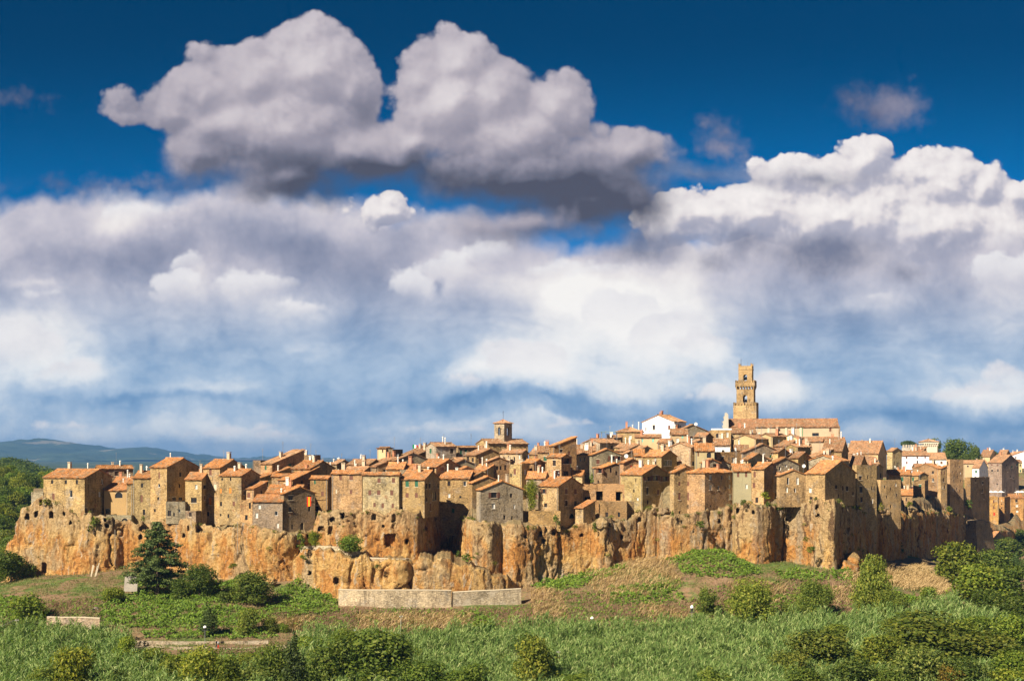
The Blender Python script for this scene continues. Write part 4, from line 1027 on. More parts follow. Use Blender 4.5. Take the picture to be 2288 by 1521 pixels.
def add_window(parent, fr, s0, s1, z0, z1, kind, idx):
    k = kind[0]; w, hh = s1 - s0, z1 - z0
    e = 0.07 if min(w, hh) > 0.6 else 0.04
    def slab(name, a0, a1, b0, b1, d0, d1, mat, par, color=None):
        mb = MB(); P = lambda s, z, d: fr(s, z, d)
        c = [(a0, b0), (a1, b0), (a1, b1), (a0, b1)]
        mb.poly([P(*q, d0) for q in c])
        for i in range(4): mb.poly([P(*c[i], d0), P(*c[i], d1), P(*c[(i + 1) % 4], d1), P(*c[(i + 1) % 4], d0)])
        return mb.build(name, mat, par, color=color)
    if k == 'b':
        return slab('dark_opening', s0 - .02, s1 + .02, z0 - .02, z1 + .02, 1.55, 1.7, M['dark'], parent)
    fr_mb = MB()
    def bar(a0, a1, b0, b1, d0=0.10, d1=0.24):
        c = [(a0, b0), (a1, b0), (a1, b1), (a0, b1)]
        fr_mb.poly([fr(*q, d0) for q in c])
        for i in range(4): fr_mb.poly([fr(*c[i], d0), fr(*c[i], d1), fr(*c[(i + 1) % 4], d1), fr(*c[(i + 1) % 4], d0)])
    bar(s0, s0 + e, z0, z1); bar(s1 - e, s1, z0, z1); bar(s0 + e, s1 - e, z0, z0 + e); bar(s0 + e, s1 - e, z1 - e, z1)
    if k == 'd' and w > 0.7 or k == 'W': bar((s0 + s1) / 2 - .03, (s0 + s1) / 2 + .03, z0 + e, z1 - e)
    if k == 'a':     # round head: stone fills the spandrels
        r = w / 2; cz = z1 - r; N = 6
        for sg in (-1, 1):
            arc = [((s0 + s1) / 2 + sg * r * math.cos(t * math.pi / 2 / N), cz + r * math.sin(t * math.pi / 2 / N)) for t in range(N + 1)]
            cor = ((s0 + s1) / 2 + sg * r, z1)
            fr_mb.poly([fr(*q, 0.004) for q in (arc + [cor] if sg > 0 else [cor] + arc[::-1])])
            for i in range(N):
                fr_mb.poly([fr(*arc[i], 0.004), fr(*arc[i], 0.2), fr(*arc[i + 1], 0.2), fr(*arc[i + 1], 0.004)])
    stone_frame = k == 'a'
    wo = fr_mb.build('window', M['stone'] if stone_frame else M['white'] if (k in 'wW') else M['paint'], parent, color=(.45, .34, .20) if stone_frame else WPAINT.get(k, (.10, .055, .03)))
    pane_mat = dict(d=M['glass'], a=M['glass'], w=M['pale'] if idx % 3 else M['glass'], c=M['trim'], W=M['glass'], S=M['glass']).get(k)
    if kind == 'ag': slab('door', s0 + e, s1 - e, z0, z1 - e, 0.16, 0.25, M['paint'], wo, (.03, .11, .07))
    elif kind == 'aw': slab('pane', s0 + e, s1 - e, z0 + e, z1 - e, 0.16, 0.25, M['pale'], wo)
    elif pane_mat: slab('pane', s0 + e, s1 - e, z0 + e, z1 - e, 0.18 if k != 'c' else 0.06, 0.25, pane_mat, wo)
    if k in 'sgGor':
        m = (s0 + s1) / 2
        for a0, a1 in ((s0 + .03, m - .012), (m + .012, s1 - .03)) if w > 0.55 else ((s0 + .03, s1 - .03),):
            slab('shutter', a0, a1, z0 + .03, z1 - .03, 0.05, 0.10, M['paint'], wo, WPAINT[k])
    if k == 'S':
        for a0, a1 in ((s0 - w * .42, s0 - .02), (s1 + .02, s1 + w * .42)):
            slab('shutter', a0, a1, z0, z1, -0.09, -0.03, M['paint'], wo, WPAINT['S'])
    if w > 0.75 and k != 'a': slab('sill', s0 - .12, s1 + .12, z0 - .14, z0 - .01, -0.12, 0.05, M['trim'], wo)
    if k in 'sSgwd' and w > 0.85 and idx % 2 == 0: slab('lintel', s0 - .14, s1 + .14, z1 + .01, z1 + .20, -0.035, 0.05, M['trim'], wo)
    return wo
WN = [0]
def build_house(h):
    ct, st = math.cos(h['th']), math.sin(h['th'])
    root = empty(h['name'], (h['L'].x, h['L'].y, h['zb']), -h['th'])
    tag(root, h['label'], h['cat'], h.get('group'))
    w, d, H_ = h['w'], h['d'], h['h']
    frs = dict(F=lambda s, z, q: (s, q, z), R=lambda s, z, q: (w - q, s, z), B=lambda s, z, q: (w - s, d - q, z), L=lambda s, z, q: (q, d - s, z))
    lens = dict(F=w, R=d, B=w, L=d)
    mb = MB()
    for f in 'FRBL':
        wall_face(mb, frs[f], lens[f], H_, [x[1:] for x in h['win'] if x[0] == f])
    ty = h['roof']; rmb = MB(); rise = slope_roof(h, rmb)
    hv = rnd.uniform(0.80, 1.18)
    base = TINT[h['tint']]
    wc = tuple(min(0.84, c * hv * rnd.uniform(0.94, 1.06)) for c in base)
    if ty == 'e':
        mb.poly([(w, 0, H_), (w, d, H_), (w, d / 2, H_ + rise)]); mb.poly([(0, d, H_), (0, 0, H_), (0, d / 2, H_ + rise)])
    elif ty == 'g':
        mb.poly([(0, 0, H_), (w, 0, H_), (w / 2, 0, H_ + rise)]); mb.poly([(w, d, H_), (0, d, H_), (w / 2, d, H_ + rise)])
    elif ty == 'm':
        mb.poly([(w, 0, H_), (w, d, H_), (w, d, H_ + rise)]); mb.poly([(0, d, H_), (0, 0, H_), (0, d, H_ + rise)])
        mb.poly([(w, d, H_), (0, d, H_), (0, d, H_ + rise), (w, d, H_ + rise)])
    elif ty == 'f':
        mb.poly([(0.3, 0.3, H_ - .35), (w - .3, 0.3, H_ - .35), (w - .3, d - .3, H_ - .35), (.3, d - .3, H_ - .35)])
        O = [(0, 0), (w, 0), (w, d), (0, d)]; I = [(.3, .3), (w - .3, .3), (w - .3, d - .3), (.3, d - .3)]
        for i in range(4):
            a, b, c, e = O[i], O[(i + 1) % 4], I[(i + 1) % 4], I[i]
            jz = 0.0
            mb.poly([(*a, H_), (*b, H_), (*c, H_), (*e, H_)]); mb.poly([(*e, H_), (*c, H_), (*c, H_ - .35), (*e, H_ - .35)])
    wall = mb.build('wall', M['plaster'] if h.get('plaster') else M['stone'], root, color=wc)
    if ty != 'f':
        t = rnd.random(); rc = (.37 + .09 * t, .155 + .05 * t, .048 + .03 * t) if h['dy'] < 12 else (.31 + .07 * t, .155 + .05 * t, .075 + .03 * t)
        dk = rnd.uniform(.72, 1.12); rc = tuple(q * dk for q in rc)
        roof = rmb.build('roof', M['tile'], root, color=rc)
        # chimneys stand on the roof
        nch = rnd.choice((1, 2, 2, 3, 3)) if h['cat'] == 'house' and w * d > 25 else 0
        for i in range(nch):
            x, y = rnd.uniform(.15, .85) * w, rnd.uniform(.35, .75) * d
            if ty in 'eh': zr = H_ + rise * (1 - abs(y - d / 2) / (d / 2))
            elif ty == 'g': zr = H_ + rise * (1 - abs(x - w / 2) / (w / 2))
            else: zr = H_ + rise * y / d
            c = MB(); hh = rnd.uniform(.9, 1.9); s = rnd.uniform(.26, .44)
            kind = rnd.random()
            if kind < .45:
                c.frustum((x, y), s * .55, s * .5, zr - .5, zr + hh, 8); c.frustum((x, y), s * .9, s * .3, zr + hh, zr + hh + .25, 8)
            else:
                c.box(x - s, x + s, y - s, y + s, zr - .6, zr + hh); c.box(x - s - .08, x + s + .08, y - s - .08, y + s + .08, zr + hh + .22, zr + hh + .34)
                for sx in (-1, 1):
                    for sy in (-1, 1): c.box(x + sx * s - .06 * (sx + 1), x + sx * s - .06 * (sx - 1), y + sy * s - .06 * (sy + 1), y + sy * s - .06 * (sy - 1), zr + hh, zr + hh + .22)
            c.build('chimney', M['plaster'], roof, color=(.72, .69, .62) if kind < .5 else (.48, .38, .27) if kind < .8 else (.45, .20, .11))
    if h['cat'] in ('house',) and rnd.random() < .7 and h['dy'] > 1:
        a = MB(); x, y = rnd.uniform(.2, .8) * w, d * .55; z = H_ + rise * .6; L = rnd.uniform(2.2, 4.0)
        a.tube([(x, y, z - .5), (x, y, z + L)], 0.045, 4)
        for j in range(3): a.tube([(x - .5 + .1 * j, y, z + L - .2 - .3 * j), (x + .5 - .1 * j, y, z + L - .2 - .3 * j)], 0.018, 4)
        a.build('antenna', M['metal'], root)
    for (f, s0, s1, z0, z1, k) in h['win']:
        add_window(root, frs[f], s0, s1, z0, z1, k, WN[0]); WN[0] += 1
    if h.get('white_top'):
        c = MB(); c.box(-.15, w + .15, -.15, .35, H_ + .003, H_ + .45); c.build('parapet', M['white'], root)
    # rain pipe down one corner
    if h['cat'] == 'house' and rnd.random() < .45 and H_ > 5:
        c = MB(); x = rnd.choice((.25, w - .25)); c.tube([(x, -.09, H_ - .1), (x, -.09, max(0.3, H_ - 9))], 0.06, 5); c.build('drainpipe', M['metal'], root)
    return root
for h in HOUSES: h['root'] = build_house(h)

# plateau the town stands on: from the crest back, through the feet of the houses
_hp = np.array([((h['L'].x + h['C'].x) / 2, (h['L'].y + h['C'].y) / 2 + 3, h['zb0'] - (0.4 if h['dy'] <= 1 else 2.5)) for h in HOUSES if h['name'] not in ('cottage', 'bastion')])
def plateau(x, y, zt, off):
    d = np.hypot(x[:, None] - _hp[None, :, 0], (y[:, None] - _hp[None, :, 1])) + 2.0
    wgt = d ** -3.0
    z = (wgt * _hp[None, :, 2]).sum(1) / wgt.sum(1)
    t = min(1.0, off / 12.0)
    tip = np.clip((75 - proj(x, y, z)[0]) / 45, 0, 1)
    return np.minimum(zt * (1 - t) + z * t, zt + off * 0.45) - 0.3 - (max(0, off - 100) * 0.15) - tip * off * 0.9
cliff = make_cliff(plateau)

# ---- the cathedral: nave, aisle, tower
def tower_stage(mb, x0, x1, y0, y1, z0, z1): mb.box(x0, x1, y0, y1, z0, z1)
def merlons(mb, x0, x1, y0, y1, z, hh, step, wd, th=0.35, notch=True):
    for (ax, a0, a1, fix, sg) in (('x', x0, x1, y0, 1), ('x', x0, x1, y1, -1), ('y', y0, y1, x0, 1), ('y', y0, y1, x1, -1)):
        n = max(2, int(round((a1 - a0) / step)) + 1)
        for i in range(n):
            c = a0 + wd / 2 + (a1 - a0 - wd) * i / (n - 1)
            b0, b1 = (fix, fix + th) if sg > 0 else (fix - th, fix)
            for (q0, q1, zz) in ((c - wd / 2, c - wd * .12, hh), (c - wd * .12, c + wd * .12, hh * .7), (c + wd * .12, c + wd / 2, hh)):
                if ax == 'x': mb.box(q0, q1, b0, b1, z, z + zz)
                else: mb.box(b0 + .003, b1 - .003, q0, q1, z, z + zz - .004)
def arch_cell(mb, fr, s0, s1, z0, z1, ln, H_, D=0.6):
    """a wall of a tower with a tall round-headed opening"""
    r = (s1 - s0) / 2; cz = z1 - r; N = 8; m = (s0 + s1) / 2
    mb.poly([fr(0, 0, 0), fr(s0, 0, 0), fr(s0, H_, 0), fr(0, H_, 0)]); mb.poly([fr(s1, 0, 0), fr(ln, 0, 0), fr(ln, H_, 0), fr(s1, H_, 0)])
    if z0 > 0: mb.poly([fr(s0, 0, 0), fr(s1, 0, 0), fr(s1, z0, 0), fr(s0, z0, 0)])
    arc = [(m - r * math.cos(math.pi * t / N), cz + r * math.sin(math.pi * t / N)) for t in range(N + 1)]
    for i in range(N):
        a, b = arc[i], arc[i + 1]; mb.poly([fr(*a, 0), fr(*b, 0), fr(b[0], H_, 0), fr(a[0], H_, 0)])
    path = [(s0, z0)] + arc + [(s1, z0)]
    for i in range(len(path)):
        a, b = path[i], path[(i + 1) % len(path)]; mb.poly([fr(*a, 0), fr(*a, D), fr(*b, D), fr(*b, 0)])
TZ = 2288 / 340.0
def tpx(x): return 1560 + x / TZ
def tpy(y): return 780 + y / TZ
def campanile():
    YT, th = 480.0, math.radians(16)
    def zz(y): return (HPY - tpy(y)) / FPX * YT
    def wid(xa, xb): return (xb - xa) / TZ / FPX * YT
    c0 = ray(tpx(700), 1000, YT)
    zb = zz(1090) - 14
    root = empty('bell_tower', (c0.x, c0.y, zb), -th)
    tag(root, 'tall tufa cathedral bell tower with crenellated galleries in three stages', 'bell tower')
    k = 1 / math.cos(th) * 0.97
    stages = [('base', wid(530, 870) * k, zb, zz(845)), ('shaft', wid(580, 835) * k, zz(845), zz(600)), ('top_stage', wid(598, 800) * k, zz(490), zz(245))]
    col = (.39, .255, .115)
    cy = stages[0][1] / 2
    def four(mb, a, z0, z1, op=None):
        H_ = z1 - z0
        frs = [lambda s, z, q: (-a / 2 + s, cy - a / 2 + q, z0 + z), lambda s, z, q: (a / 2 - q, cy - a / 2 + s, z0 + z), lambda s, z, q: (a / 2 - s, cy + a / 2 - q, z0 + z), lambda s, z, q: (-a / 2 + q, cy + a / 2 - s, z0 + z)]
        for fr in frs:
            if op: arch_cell(mb, fr, a * (.5 - op[0]), a * (.5 + op[0]), op[1], op[2], a, H_)
            else: wall_face(mb, fr, a, H_, [])
        return frs
    L = lambda z: z - zb
    # base
    a = stages[0][1]; mb = MB(); four(mb, a, 0, L(stages[0][3])); mb.box(-a / 2 + .1, a / 2 - .1, cy - a / 2 + .1, cy + a / 2 - .1, L(stages[0][3]) - .3, L(stages[0][3]) + .01)
    mb.build('base', M['stone'], root, color=(.46, .31, .15))
    mb = MB(); merlons(mb, -a / 2, a / 2, cy - a / 2, cy + a / 2, L(stages[0][3]) + .004, 1.15, 1.15, .7); mb.build('battlement', M['stone'], root, color=col)
    # shaft
    a2 = stages[1][1]; z0, z1 = L(stages[1][2]), L(stages[1][3]); mb = MB(); four(mb, a2, z0, z1, (.125, .25, (zz(685) - zz(845))))
    mb.poly([(-a2/2+.65, cy-a2/2+.65, z0+.2), (a2/2-.65, cy-a2/2+.65, z0+.2), (a2/2-.65, cy+a2/2-.65, z0+.2), (-a2/2+.65, cy+a2/2-.65, z0+.2)])
    mb.build('shaft', M['stone'], root, color=col)
    # flared gallery on corbels
    g0, g1 = L(zz(600)), L(zz(500)); ag = wid(552, 840) * k; mb = MB()
    mb.box(-ag / 2, ag / 2, cy - ag / 2, cy + ag / 2, g0 + (g1 - g0) * .45, g1)
    n = 7
    for i in range(n):
        c = -ag / 2 + ag * (i + .5) / n
        for sx, sy in ((0, -1), (0, 1), (1, 0), (-1, 0)):
            for q in range(3):
                e = a2 / 2 + (ag - a2) / 2 * (q + 1) / 3; t0 = g0 + (g1 - g0) * .45 * q / 3; t1 = g0 + (g1 - g0) * .45 + .01
                if sy: mb.box(c - .17, c + .17, cy + (sy * (a2 / 2 - .1) if sy > 0 else -e), cy + (e if sy > 0 else -(a2 / 2 - .1)), t0 + .002 * q, t1 - .003 * q)
                else: mb.box((a2 / 2 - .1) if sx > 0 else -e, e if sx > 0 else -(a2 / 2 - .1), cy + c - .17, cy + c + .17, t0 + .002 * q, t1 - .003 * q)
    mb.build('gallery', M['stone'], root, color=col)
    mb = MB(); merlons(mb, -ag / 2, ag / 2, cy - ag / 2, cy + ag / 2, g1 + .004, .85, 1.0, .62); mb.build('battlement', M['stone'], root, color=col)
    # top stage
    a3 = stages[2][1]; z0, z1 = g1 - .2, L(zz(245)); mb = MB(); four(mb, a3, z0, z1, (.14, .3, (zz(365) - zz(500))))
    mb.box(-a3 / 2 + .1, a3 / 2 - .1, cy - a3 / 2 + .1, cy + a3 / 2 - .1, z1 - .4, z1 + .003)
    mb.box(-a3 / 2 - .12, a3 / 2 + .12, cy - a3 / 2 - .12, cy + a3 / 2 + .12, z1 - 1.35, z1 - 1.1)
    mb.build('top_stage', M['stone'], root, color=col)
    mb = MB()
    for sx in (-1, 1):
        for sy in (-1, 1):
            x, y = sx * (a3 / 2 - .28), cy + sy * (a3 / 2 - .28)
            mb.box(x - .27, x + .27, y - .27, y + .27, z1 + .004, z1 + .6); mb.box(x - .27, x - .1, y - .27, y + .27, z1 + .6, z1 + .95); mb.box(x + .1, x + .27, y - .27, y + .27, z1 + .6, z1 + .95)
    mb.build('battlement', M['stone'], root, color=col)
    for bz in (L(zz(790)), L(zz(450))):
        b = MB(); b.frustum((0, cy), .62, .5, bz, bz + .35, 10, cap=False); b.frustum((0, cy), .5, .22, bz + .35, bz + .95, 10); b.box(-1.6, 1.6, cy - .08, cy + .08, bz + .95, bz + 1.12); b.build('bell', M['iron'], root)
    m_ = MB(); m_.tube([(-1.6, cy - 1.4, z1), (-1.6, cy - 1.4, z1 + 2.6)], .06, 5); m_.tube([(-1.75, cy - 1.4, z1 + 2.1), (-1.45, cy - 1.4, z1 + 2.1)], .05, 5); m_.build('finial_cross', M['iron'], root)
    m_ = MB(); m_.tube([(.6, cy, z1), (.6, cy, z1 + 1.9)], .04, 5); m_.build('lightning_rod', M['metal'], root)
    return root
campanile()
def cathedral():
    Y = 462.0; th = math.radians(9)
    C0 = ray(cpx('G', 1045), 1000, Y); dl = Vector((-math.cos(th), math.sin(th)))
    uL = (cpx('G', -60) - CPX) / FPX; w = (uL * Y - C0.x) / (dl.x - uL * dl.y)
    L = Vector((C0.x, C0.y)) + dl * w
    zb = (HPY - cpy('G', 460)) / FPX * Y - 5; ze = (HPY - cpy('G', 236)) / FPX * Y
    root = empty('cathedral', (L.x, L.y, zb), -th); tag(root, 'long cathedral nave with tiled roof and pale plaster wall', 'cathedral')
    h = dict(w=w, d=15.0, h=ze - zb, roof='e', pitch=21); mb = MB()
    H_ = h['h']; wins = []
    rm = MB(); rise = slope_roof(h, rm); rm.build('roof', M['tile'], root, color=(.30, .15, .075))
    def at(x, y): # nave wall coordinates of a crop G point
        px, py = cpx('G', x), cpy('G', y); D = Vector(((px - CPX) / FPX, 1.0)); ay = Vector((math.sin(th), math.cos(th))); ax = Vector((math.cos(th), -math.sin(th)))
        t = L.dot(ay) / D.dot(ay); return (D * t - L).dot(ax), (HPY - py) / FPX * t - zb
    for (x, y, ww, hh, k) in ((963, 268, 22, 34, 's'), (815, 315, 66, 32, 'd'), (455, 270, 16, 24, 'd')):
        s, z = at(x, y); a, b = ww / ZS / FPX * Y / 2, hh / ZS / FPX * Y / 2; wins.append((s - a, s + a, z - b, min(z + b, H_ - .2), k))
    fr = lambda s, z, q: (s, q, z)
    wall_face(mb, fr, w, H_, wins); wall_face(mb, lambda s, z, q: (w - q, s, z), 15, H_, []); wall_face(mb, lambda s, z, q: (q, 15 - s, z), 15, H_, []); wall_face(mb, lambda s, z, q: (w - s, 15 - q, z), w, H_, [])
    mb.poly([(w, 0, H_), (w, 15, H_), (w, 7.5, H_ + rise)]); mb.poly([(0, 15, H_), (0, 0, H_), (0, 7.5, H_ + rise)])
    mb.build('wall', M['plaster'], root, color=(.45, .35, .235))
    for q in wins: add_window(root, fr, *q, 1)
    # stone apse end and aisle
    mb = MB(); mb.box(w + .003, w + .5, -.3, 15.3, 0, H_ + .2); mb.build('end_wall', M['stone'], root, color=(.30, .21, .12))
    s0, z0 = at(690, 385); s1, _ = at(1035, 385); am = MB(); a = dict(w=s1 - s0, d=5.0, h=z0, roof='m', pitch=20); rr = slope_roof(a, am)
    o = am.build('aisle_roof', M['tile'], root, color=(.30, .15, .075)); o.location = (s0, -5.0, 0)
    mb = MB(); mb.box(s0, s1, -5, -.004, 0, z0); mb.build('aisle_wall', M['plaster'], root, color=(.43, .32, .21))
    c = MB(); x, _ = at(685, 300); c.tube([(x, -.1, H_), (x, -.1, H_ - 4)], .09, 5); c.build('drainpipe', M['paint'], root, color=(.12, .35, .18))
    for xx in (.2, .37, .53, .66):
        c = MB(); c.box(w * xx - .35, w * xx + .35, -.25, -.003, 0, H_ - .3); c.build('pilaster', M['plaster'], root, color=(.62, .52, .38))
    # scrolled white facade seen edge-on at the west end
    f = MB(); prof = [(0, 0), (0, 1), (.5, 1.6), (.2, 2.6), (.9, 3.3), (.4, 4.4), (.9, 5.2), (.5, 6.2), (1.3, 7.0), (.9, 8.1), (1.6, 8.8), (1.5, 9.6), (2.2, 10.0), (3.2, 9.2), (3.4, 0)]
    bx, bz = -3.2, H_ - 3.5
    A = [(bx + .9 + p * .75, -2.0, bz + z * .85) for p, z in prof]; B = [(x, y + 7.0, z) for x, y, z in A]
    f.poly(A); f.poly(B[::-1])
    for i in range(len(A)): f.poly([A[i], B[i], B[(i + 1) % len(A)], A[(i + 1) % len(A)]])
    f.build('facade', M['plaster'], root, color=(.44, .39, .32))
cathedral()
def small_campanile():
    Y = YF(cpx('D', 1282)) + 36 * 2.2; th = math.radians(38)
    u = lambda x: (cpx('D', x) - CPX) / FPX
    C0 = Vector((u(1282) * Y, Y)); a = (u(1183) * Y - C0.x) / (-math.cos(th) - u(1183) * math.sin(th))
    z = lambda y: (HPY - cpy('D', y)) / FPX * Y
    zb = z(320) - 6; L = C0 + Vector((-math.cos(th), math.sin(th))) * a
    root = empty('bell_tower', (L.x, L.y, zb), -th); tag(root, 'small square campanile with pyramid roof and arched belfry', 'bell tower')
    H_ = z(105) - zb; mb = MB(); zo0, zo1 = z(232) - zb, z(150) - zb
    for fr in (lambda s, q, e: (s, e, q), lambda s, q, e: (a - e, s, q), lambda s, q, e: (a - s, a - e, q), lambda s, q, e: (e, a - s, q)):
        arch_cell(mb, fr, a * .36, a * .64, zo0, zo1, a, H_, 0.5)
    mb.box(.5, a - .5, .5, a - .5, 0, zo0 - .1); mb.build('wall', M['stone'], root, color=(.40, .31, .20))
    c = MB(); c.box(-.12, a + .12, -.12, a + .12, z(275) - zb, z(268) - zb); c.build('cornice', M['stone'], root, color=(.42, .32, .2))
    rm = MB(); slope_roof(dict(w=a, d=a, h=H_, roof='h', pitch=26), rm); rm.build('roof', M['tile'], root, color=(.48, .27, .16))
    b = MB(); b.frustum((a / 2, a / 2), .5, .2, zo0 + .9, zo0 + 1.8, 10); b.build('bell', M['iron'], root)
    b = MB(); b.tube([(a / 2, a / 2, H_ + 1), (a / 2, a / 2, H_ + 3.6)], .05, 5); b.tube([(a / 2 - .3, a / 2, H_ + 3.1), (a / 2 + .3, a / 2, H_ + 3.1)], .04, 5); b.build('finial_cross', M['iron'], root)
small_campanile()
# ---- the castle: battlemented walls and square tower
def castle():
    Y = 830.0
    def z(y): return (HPY - cpy('H', y)) / FPX * Y
    def X(x): return (cpx('H', x) - CPX) / FPX * Y
    zb = z(400) - 8
    root = empty('castle', (X(315), Y, zb), 0); tag(root, 'pale castle with battlements and square machicolated tower', 'castle')
    l = lambda v: v - X(315)
    def wallrun(x0, x1, ytop, dY, tint):
        mb = MB(); mb.box(l(X(x0)), l(X(x1)), dY, dY + 1.5, 0, z(ytop) - zb); mb.build('curtain_wall', M['stone'], root, color=tint)
        n = int((x1 - x0) / 25); st = (X(x1) - X(x0)) / n
        for i in range(n):
            m = MB(); x = l(X(x0)) + st * (i + .25)
            m.box(x, x + st * .55, dY, dY + 1.2, z(ytop) - zb + .004, z(ytop) - zb + 1.9); m.build('merlon', M['stone'], root, color=tint)
    wallrun(315, 522, 268, 2.0, (.55, .47, .36)); wallrun(-250, 262, 248, 30.0, (.58, .49, .37))
    a = X(655) - X(522); mb = MB(); x0 = l(X(522)); zt = z(240) - zb
    mb.box(x0, x0 + a, 0, a, 0, zt); mb.build('tower', M['plaster'], root, color=(.66, .56, .44))
    mb = MB(); mb.box(x0 - .7, x0 + a + .7, -.7, a + .7, zt + .8, zt + 2.2)
    for i in range(7):
        c = x0 - .5 + (a + 1.0) * (i + .5) / 7
        mb.box(c - .25, c + .25, -.65, .1, zt - .6, zt + .85); mb.box(x0 + a - .1, x0 + a + .65, (c - x0) - .25, (c - x0) + .25, zt - .6, zt + .83)
    mb.build('gallery', M['plaster'], root, color=(.64, .54, .42))
    rm = MB(); slope_roof(dict(w=a + 1.4, d=a + 1.4, h=0, roof='h', pitch=18), rm); o = rm.build('roof', M['tile'], root, color=(.42, .24, .14)); o.location = (x0 - .7, -.7, zt + 2.2)
castle()
def bastion():
    p = ray(cpx('H', 1040), cpy('H', 1290), 556); z = lambda y: (HPY - cpy('H', y)) / FPX * 556 - p.z
    root = empty('bastion', p, math.radians(-38)); tag(root, 'stepped battered masonry bastion at the foot of the palace', 'bastion')
    for k, (w, d, y0, y1) in enumerate(((24, 20, 1330, 1090), (22, 17, 1092, 1020), (18, 12, 1022, 1000))):
        m = MB(); a, b, bt = z(y0), z(y1), .14 * (z(y1) - z(y0)); A = [(-w - bt, -bt), (bt, -bt), (bt, d), (-w - bt, d)]; B = [(-w, 0), (0, 0), (0, d), (-w, d)]
        for i in range(4): j = (i + 1) % 4; m.poly([(*A[i], a), (*A[j], a), (*B[j], b), (*B[i], b)])
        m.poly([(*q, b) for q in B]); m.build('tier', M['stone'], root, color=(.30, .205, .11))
bastion()
def castle_hill():
    P = np.linspace(1700, 2700, 60); R = np.linspace(752, 1250, 30)
    def zz(px, y):
        e = np.clip((px - 1780) / 120, 0, 1) * np.clip((y - 752) / 45, 0, 1) * np.clip((1250 - y) / 150, 0, 1); return -50 + 38.5 * e + fbm(px / 40, y / 60 + 0 * px, 0 * px + 1, 3) * .8
    A = np.array([np.stack([(P - CPX) / FPX * y, y + 0 * P, zz(P, y)], -1) for y in R])
    o = link('castle_hill', npmesh('castle_hill', A.reshape(-1, 3), grid_faces(len(R), len(P), True)), M['ground'], smooth=True); tag(o, 'rise of ground under the castle quarter', 'hill', kind='structure')
castle_hill()
# ---------------------------------------------------------------- vegetation
def quads_from(c, u, v):
    """leaf quads: centres c, half axes u, v"""
    n = len(c); V = np.stack([c - u - v * 0.6, c + u * 0.35 - v, c + u + v * 0.6, c - u * 0.35 + v], 1).reshape(-1, 3)
    return V, np.arange(4 * n).reshape(n, 4)
def unit(n, rg):
    a = rg.normal(size=(n, 3)); return a / np.linalg.norm(a, axis=1)[:, None]
def leaf_cloud(blobs, per_m2, size, rg, flat=0.0, droop=0.0, inner=0.35):
    """leaves on and in a set of lumps: rows of (x,y,z,rx,ry,rz)"""
    C, U, Vv = [], [], []
    for b in blobs:
        c, r = np.array(b[:3]), np.array(b[3:])
        area = 4 * math.pi * ((r[0] * r[1]) ** 1.6 / 3 + (r[0] * r[2]) ** 1.6 / 3 + (r[1] * r[2]) ** 1.6 / 3) ** (1 / 1.6)
        n = max(12, int(area * per_m2))
        d = unit(n, rg); rad = np.where(rg.random(n) < inner, rg.random(n) ** 0.5, 0.86 + 0.28 * rg.random(n))
        lump = 1 + 0.22 * np.sin(d[:, 0] * 7 + c[0] * 3) * np.sin(d[:, 1] * 6 + c[1]) * np.sin(d[:, 2] * 7 + c[2])
        p = c + d * r * (rad * lump)[:, None]
        nrm = d * 0.8 + unit(n, rg) * 0.75 + np.array([0, 0, flat]); nrm /= np.linalg.norm(nrm, axis=1)[:, None]
        a = np.cross(nrm, unit(n, rg)); a /= np.linalg.norm(a, axis=1)[:, None] + 1e-9
        a[:, 2] -= droop; bb = np.cross(nrm, a); s = size * (0.6 + 0.8 * rg.random(n))
        C.append(p); U.append(a * s[:, None]); Vv.append(bb * (s * 0.62)[:, None])
    return quads_from(np.concatenate(C), np.concatenate(U), np.concatenate(Vv))
def trunk_mesh(name, h, r, limbs, seed, spread):
    rr = random.Random(seed); mb = MB()
    pts = [(0, 0, -0.4)]; x = y = 0
    for i in range(1, 5):
        x += rr.uniform(-.06, .06) * h; y += rr.uniform(-.06, .06) * h; pts.append((x, y, h * i / 4))
    mb.tube(pts, [r * 1.2, r, r * .85, r * .7, r * .5], 7)
    for i in range(limbs):
        a = rr.uniform(0, 6.28); b = pts[rr.choice((2, 3, 4))]; L = spread * rr.uniform(.5, .9)
        e = (b[0] + math.cos(a) * L, b[1] + math.sin(a) * L, b[2] + L * rr.uniform(.3, .9)); m = tuple((p + q) / 2 + rr.uniform(-.1, .1) for p, q in zip(b, e))
        mb.tube([b, m, e], [r * .45, r * .3, r * .12], 5)
    return mb.mesh(name)
def proto_broad(seed, w, h, leaf, dens, skirt=0.12, lumps=16, tone='leaf', droop=0.0, upright=1.0):
    """round-crowned tree or bush, w wide and h high"""
    rg = np.random.default_rng(seed); B = []
    for i in range(lumps):
        a = rg.random() * 6.28; t = rg.random() ** 0.6; z = h * (skirt + (0.86 - skirt) * rg.random())
        env = math.sin(math.pi * min(1, max(0.12, (z / h) ** 0.75))) ** 0.6
        R = w / 2 * env * t * 0.72; s = w * (0.13 + 0.12 * rg.random())
        B.append((R * math.cos(a), R * math.sin(a), z, s, s, s * (0.75 + .2 * rg.random()) * upright))
    B.append((0, 0, h * .55, w * .26, w * .26, h * .28))
    V, F = leaf_cloud(B, dens, leaf, rg, 0.25, droop)
    V[:, 2] = np.maximum(V[:, 2], 0.02)
    return npmesh('crown', V, F), trunk_mesh('trunk', h * .5, max(.08, h * .028), 6, seed, w * .3), M[tone]
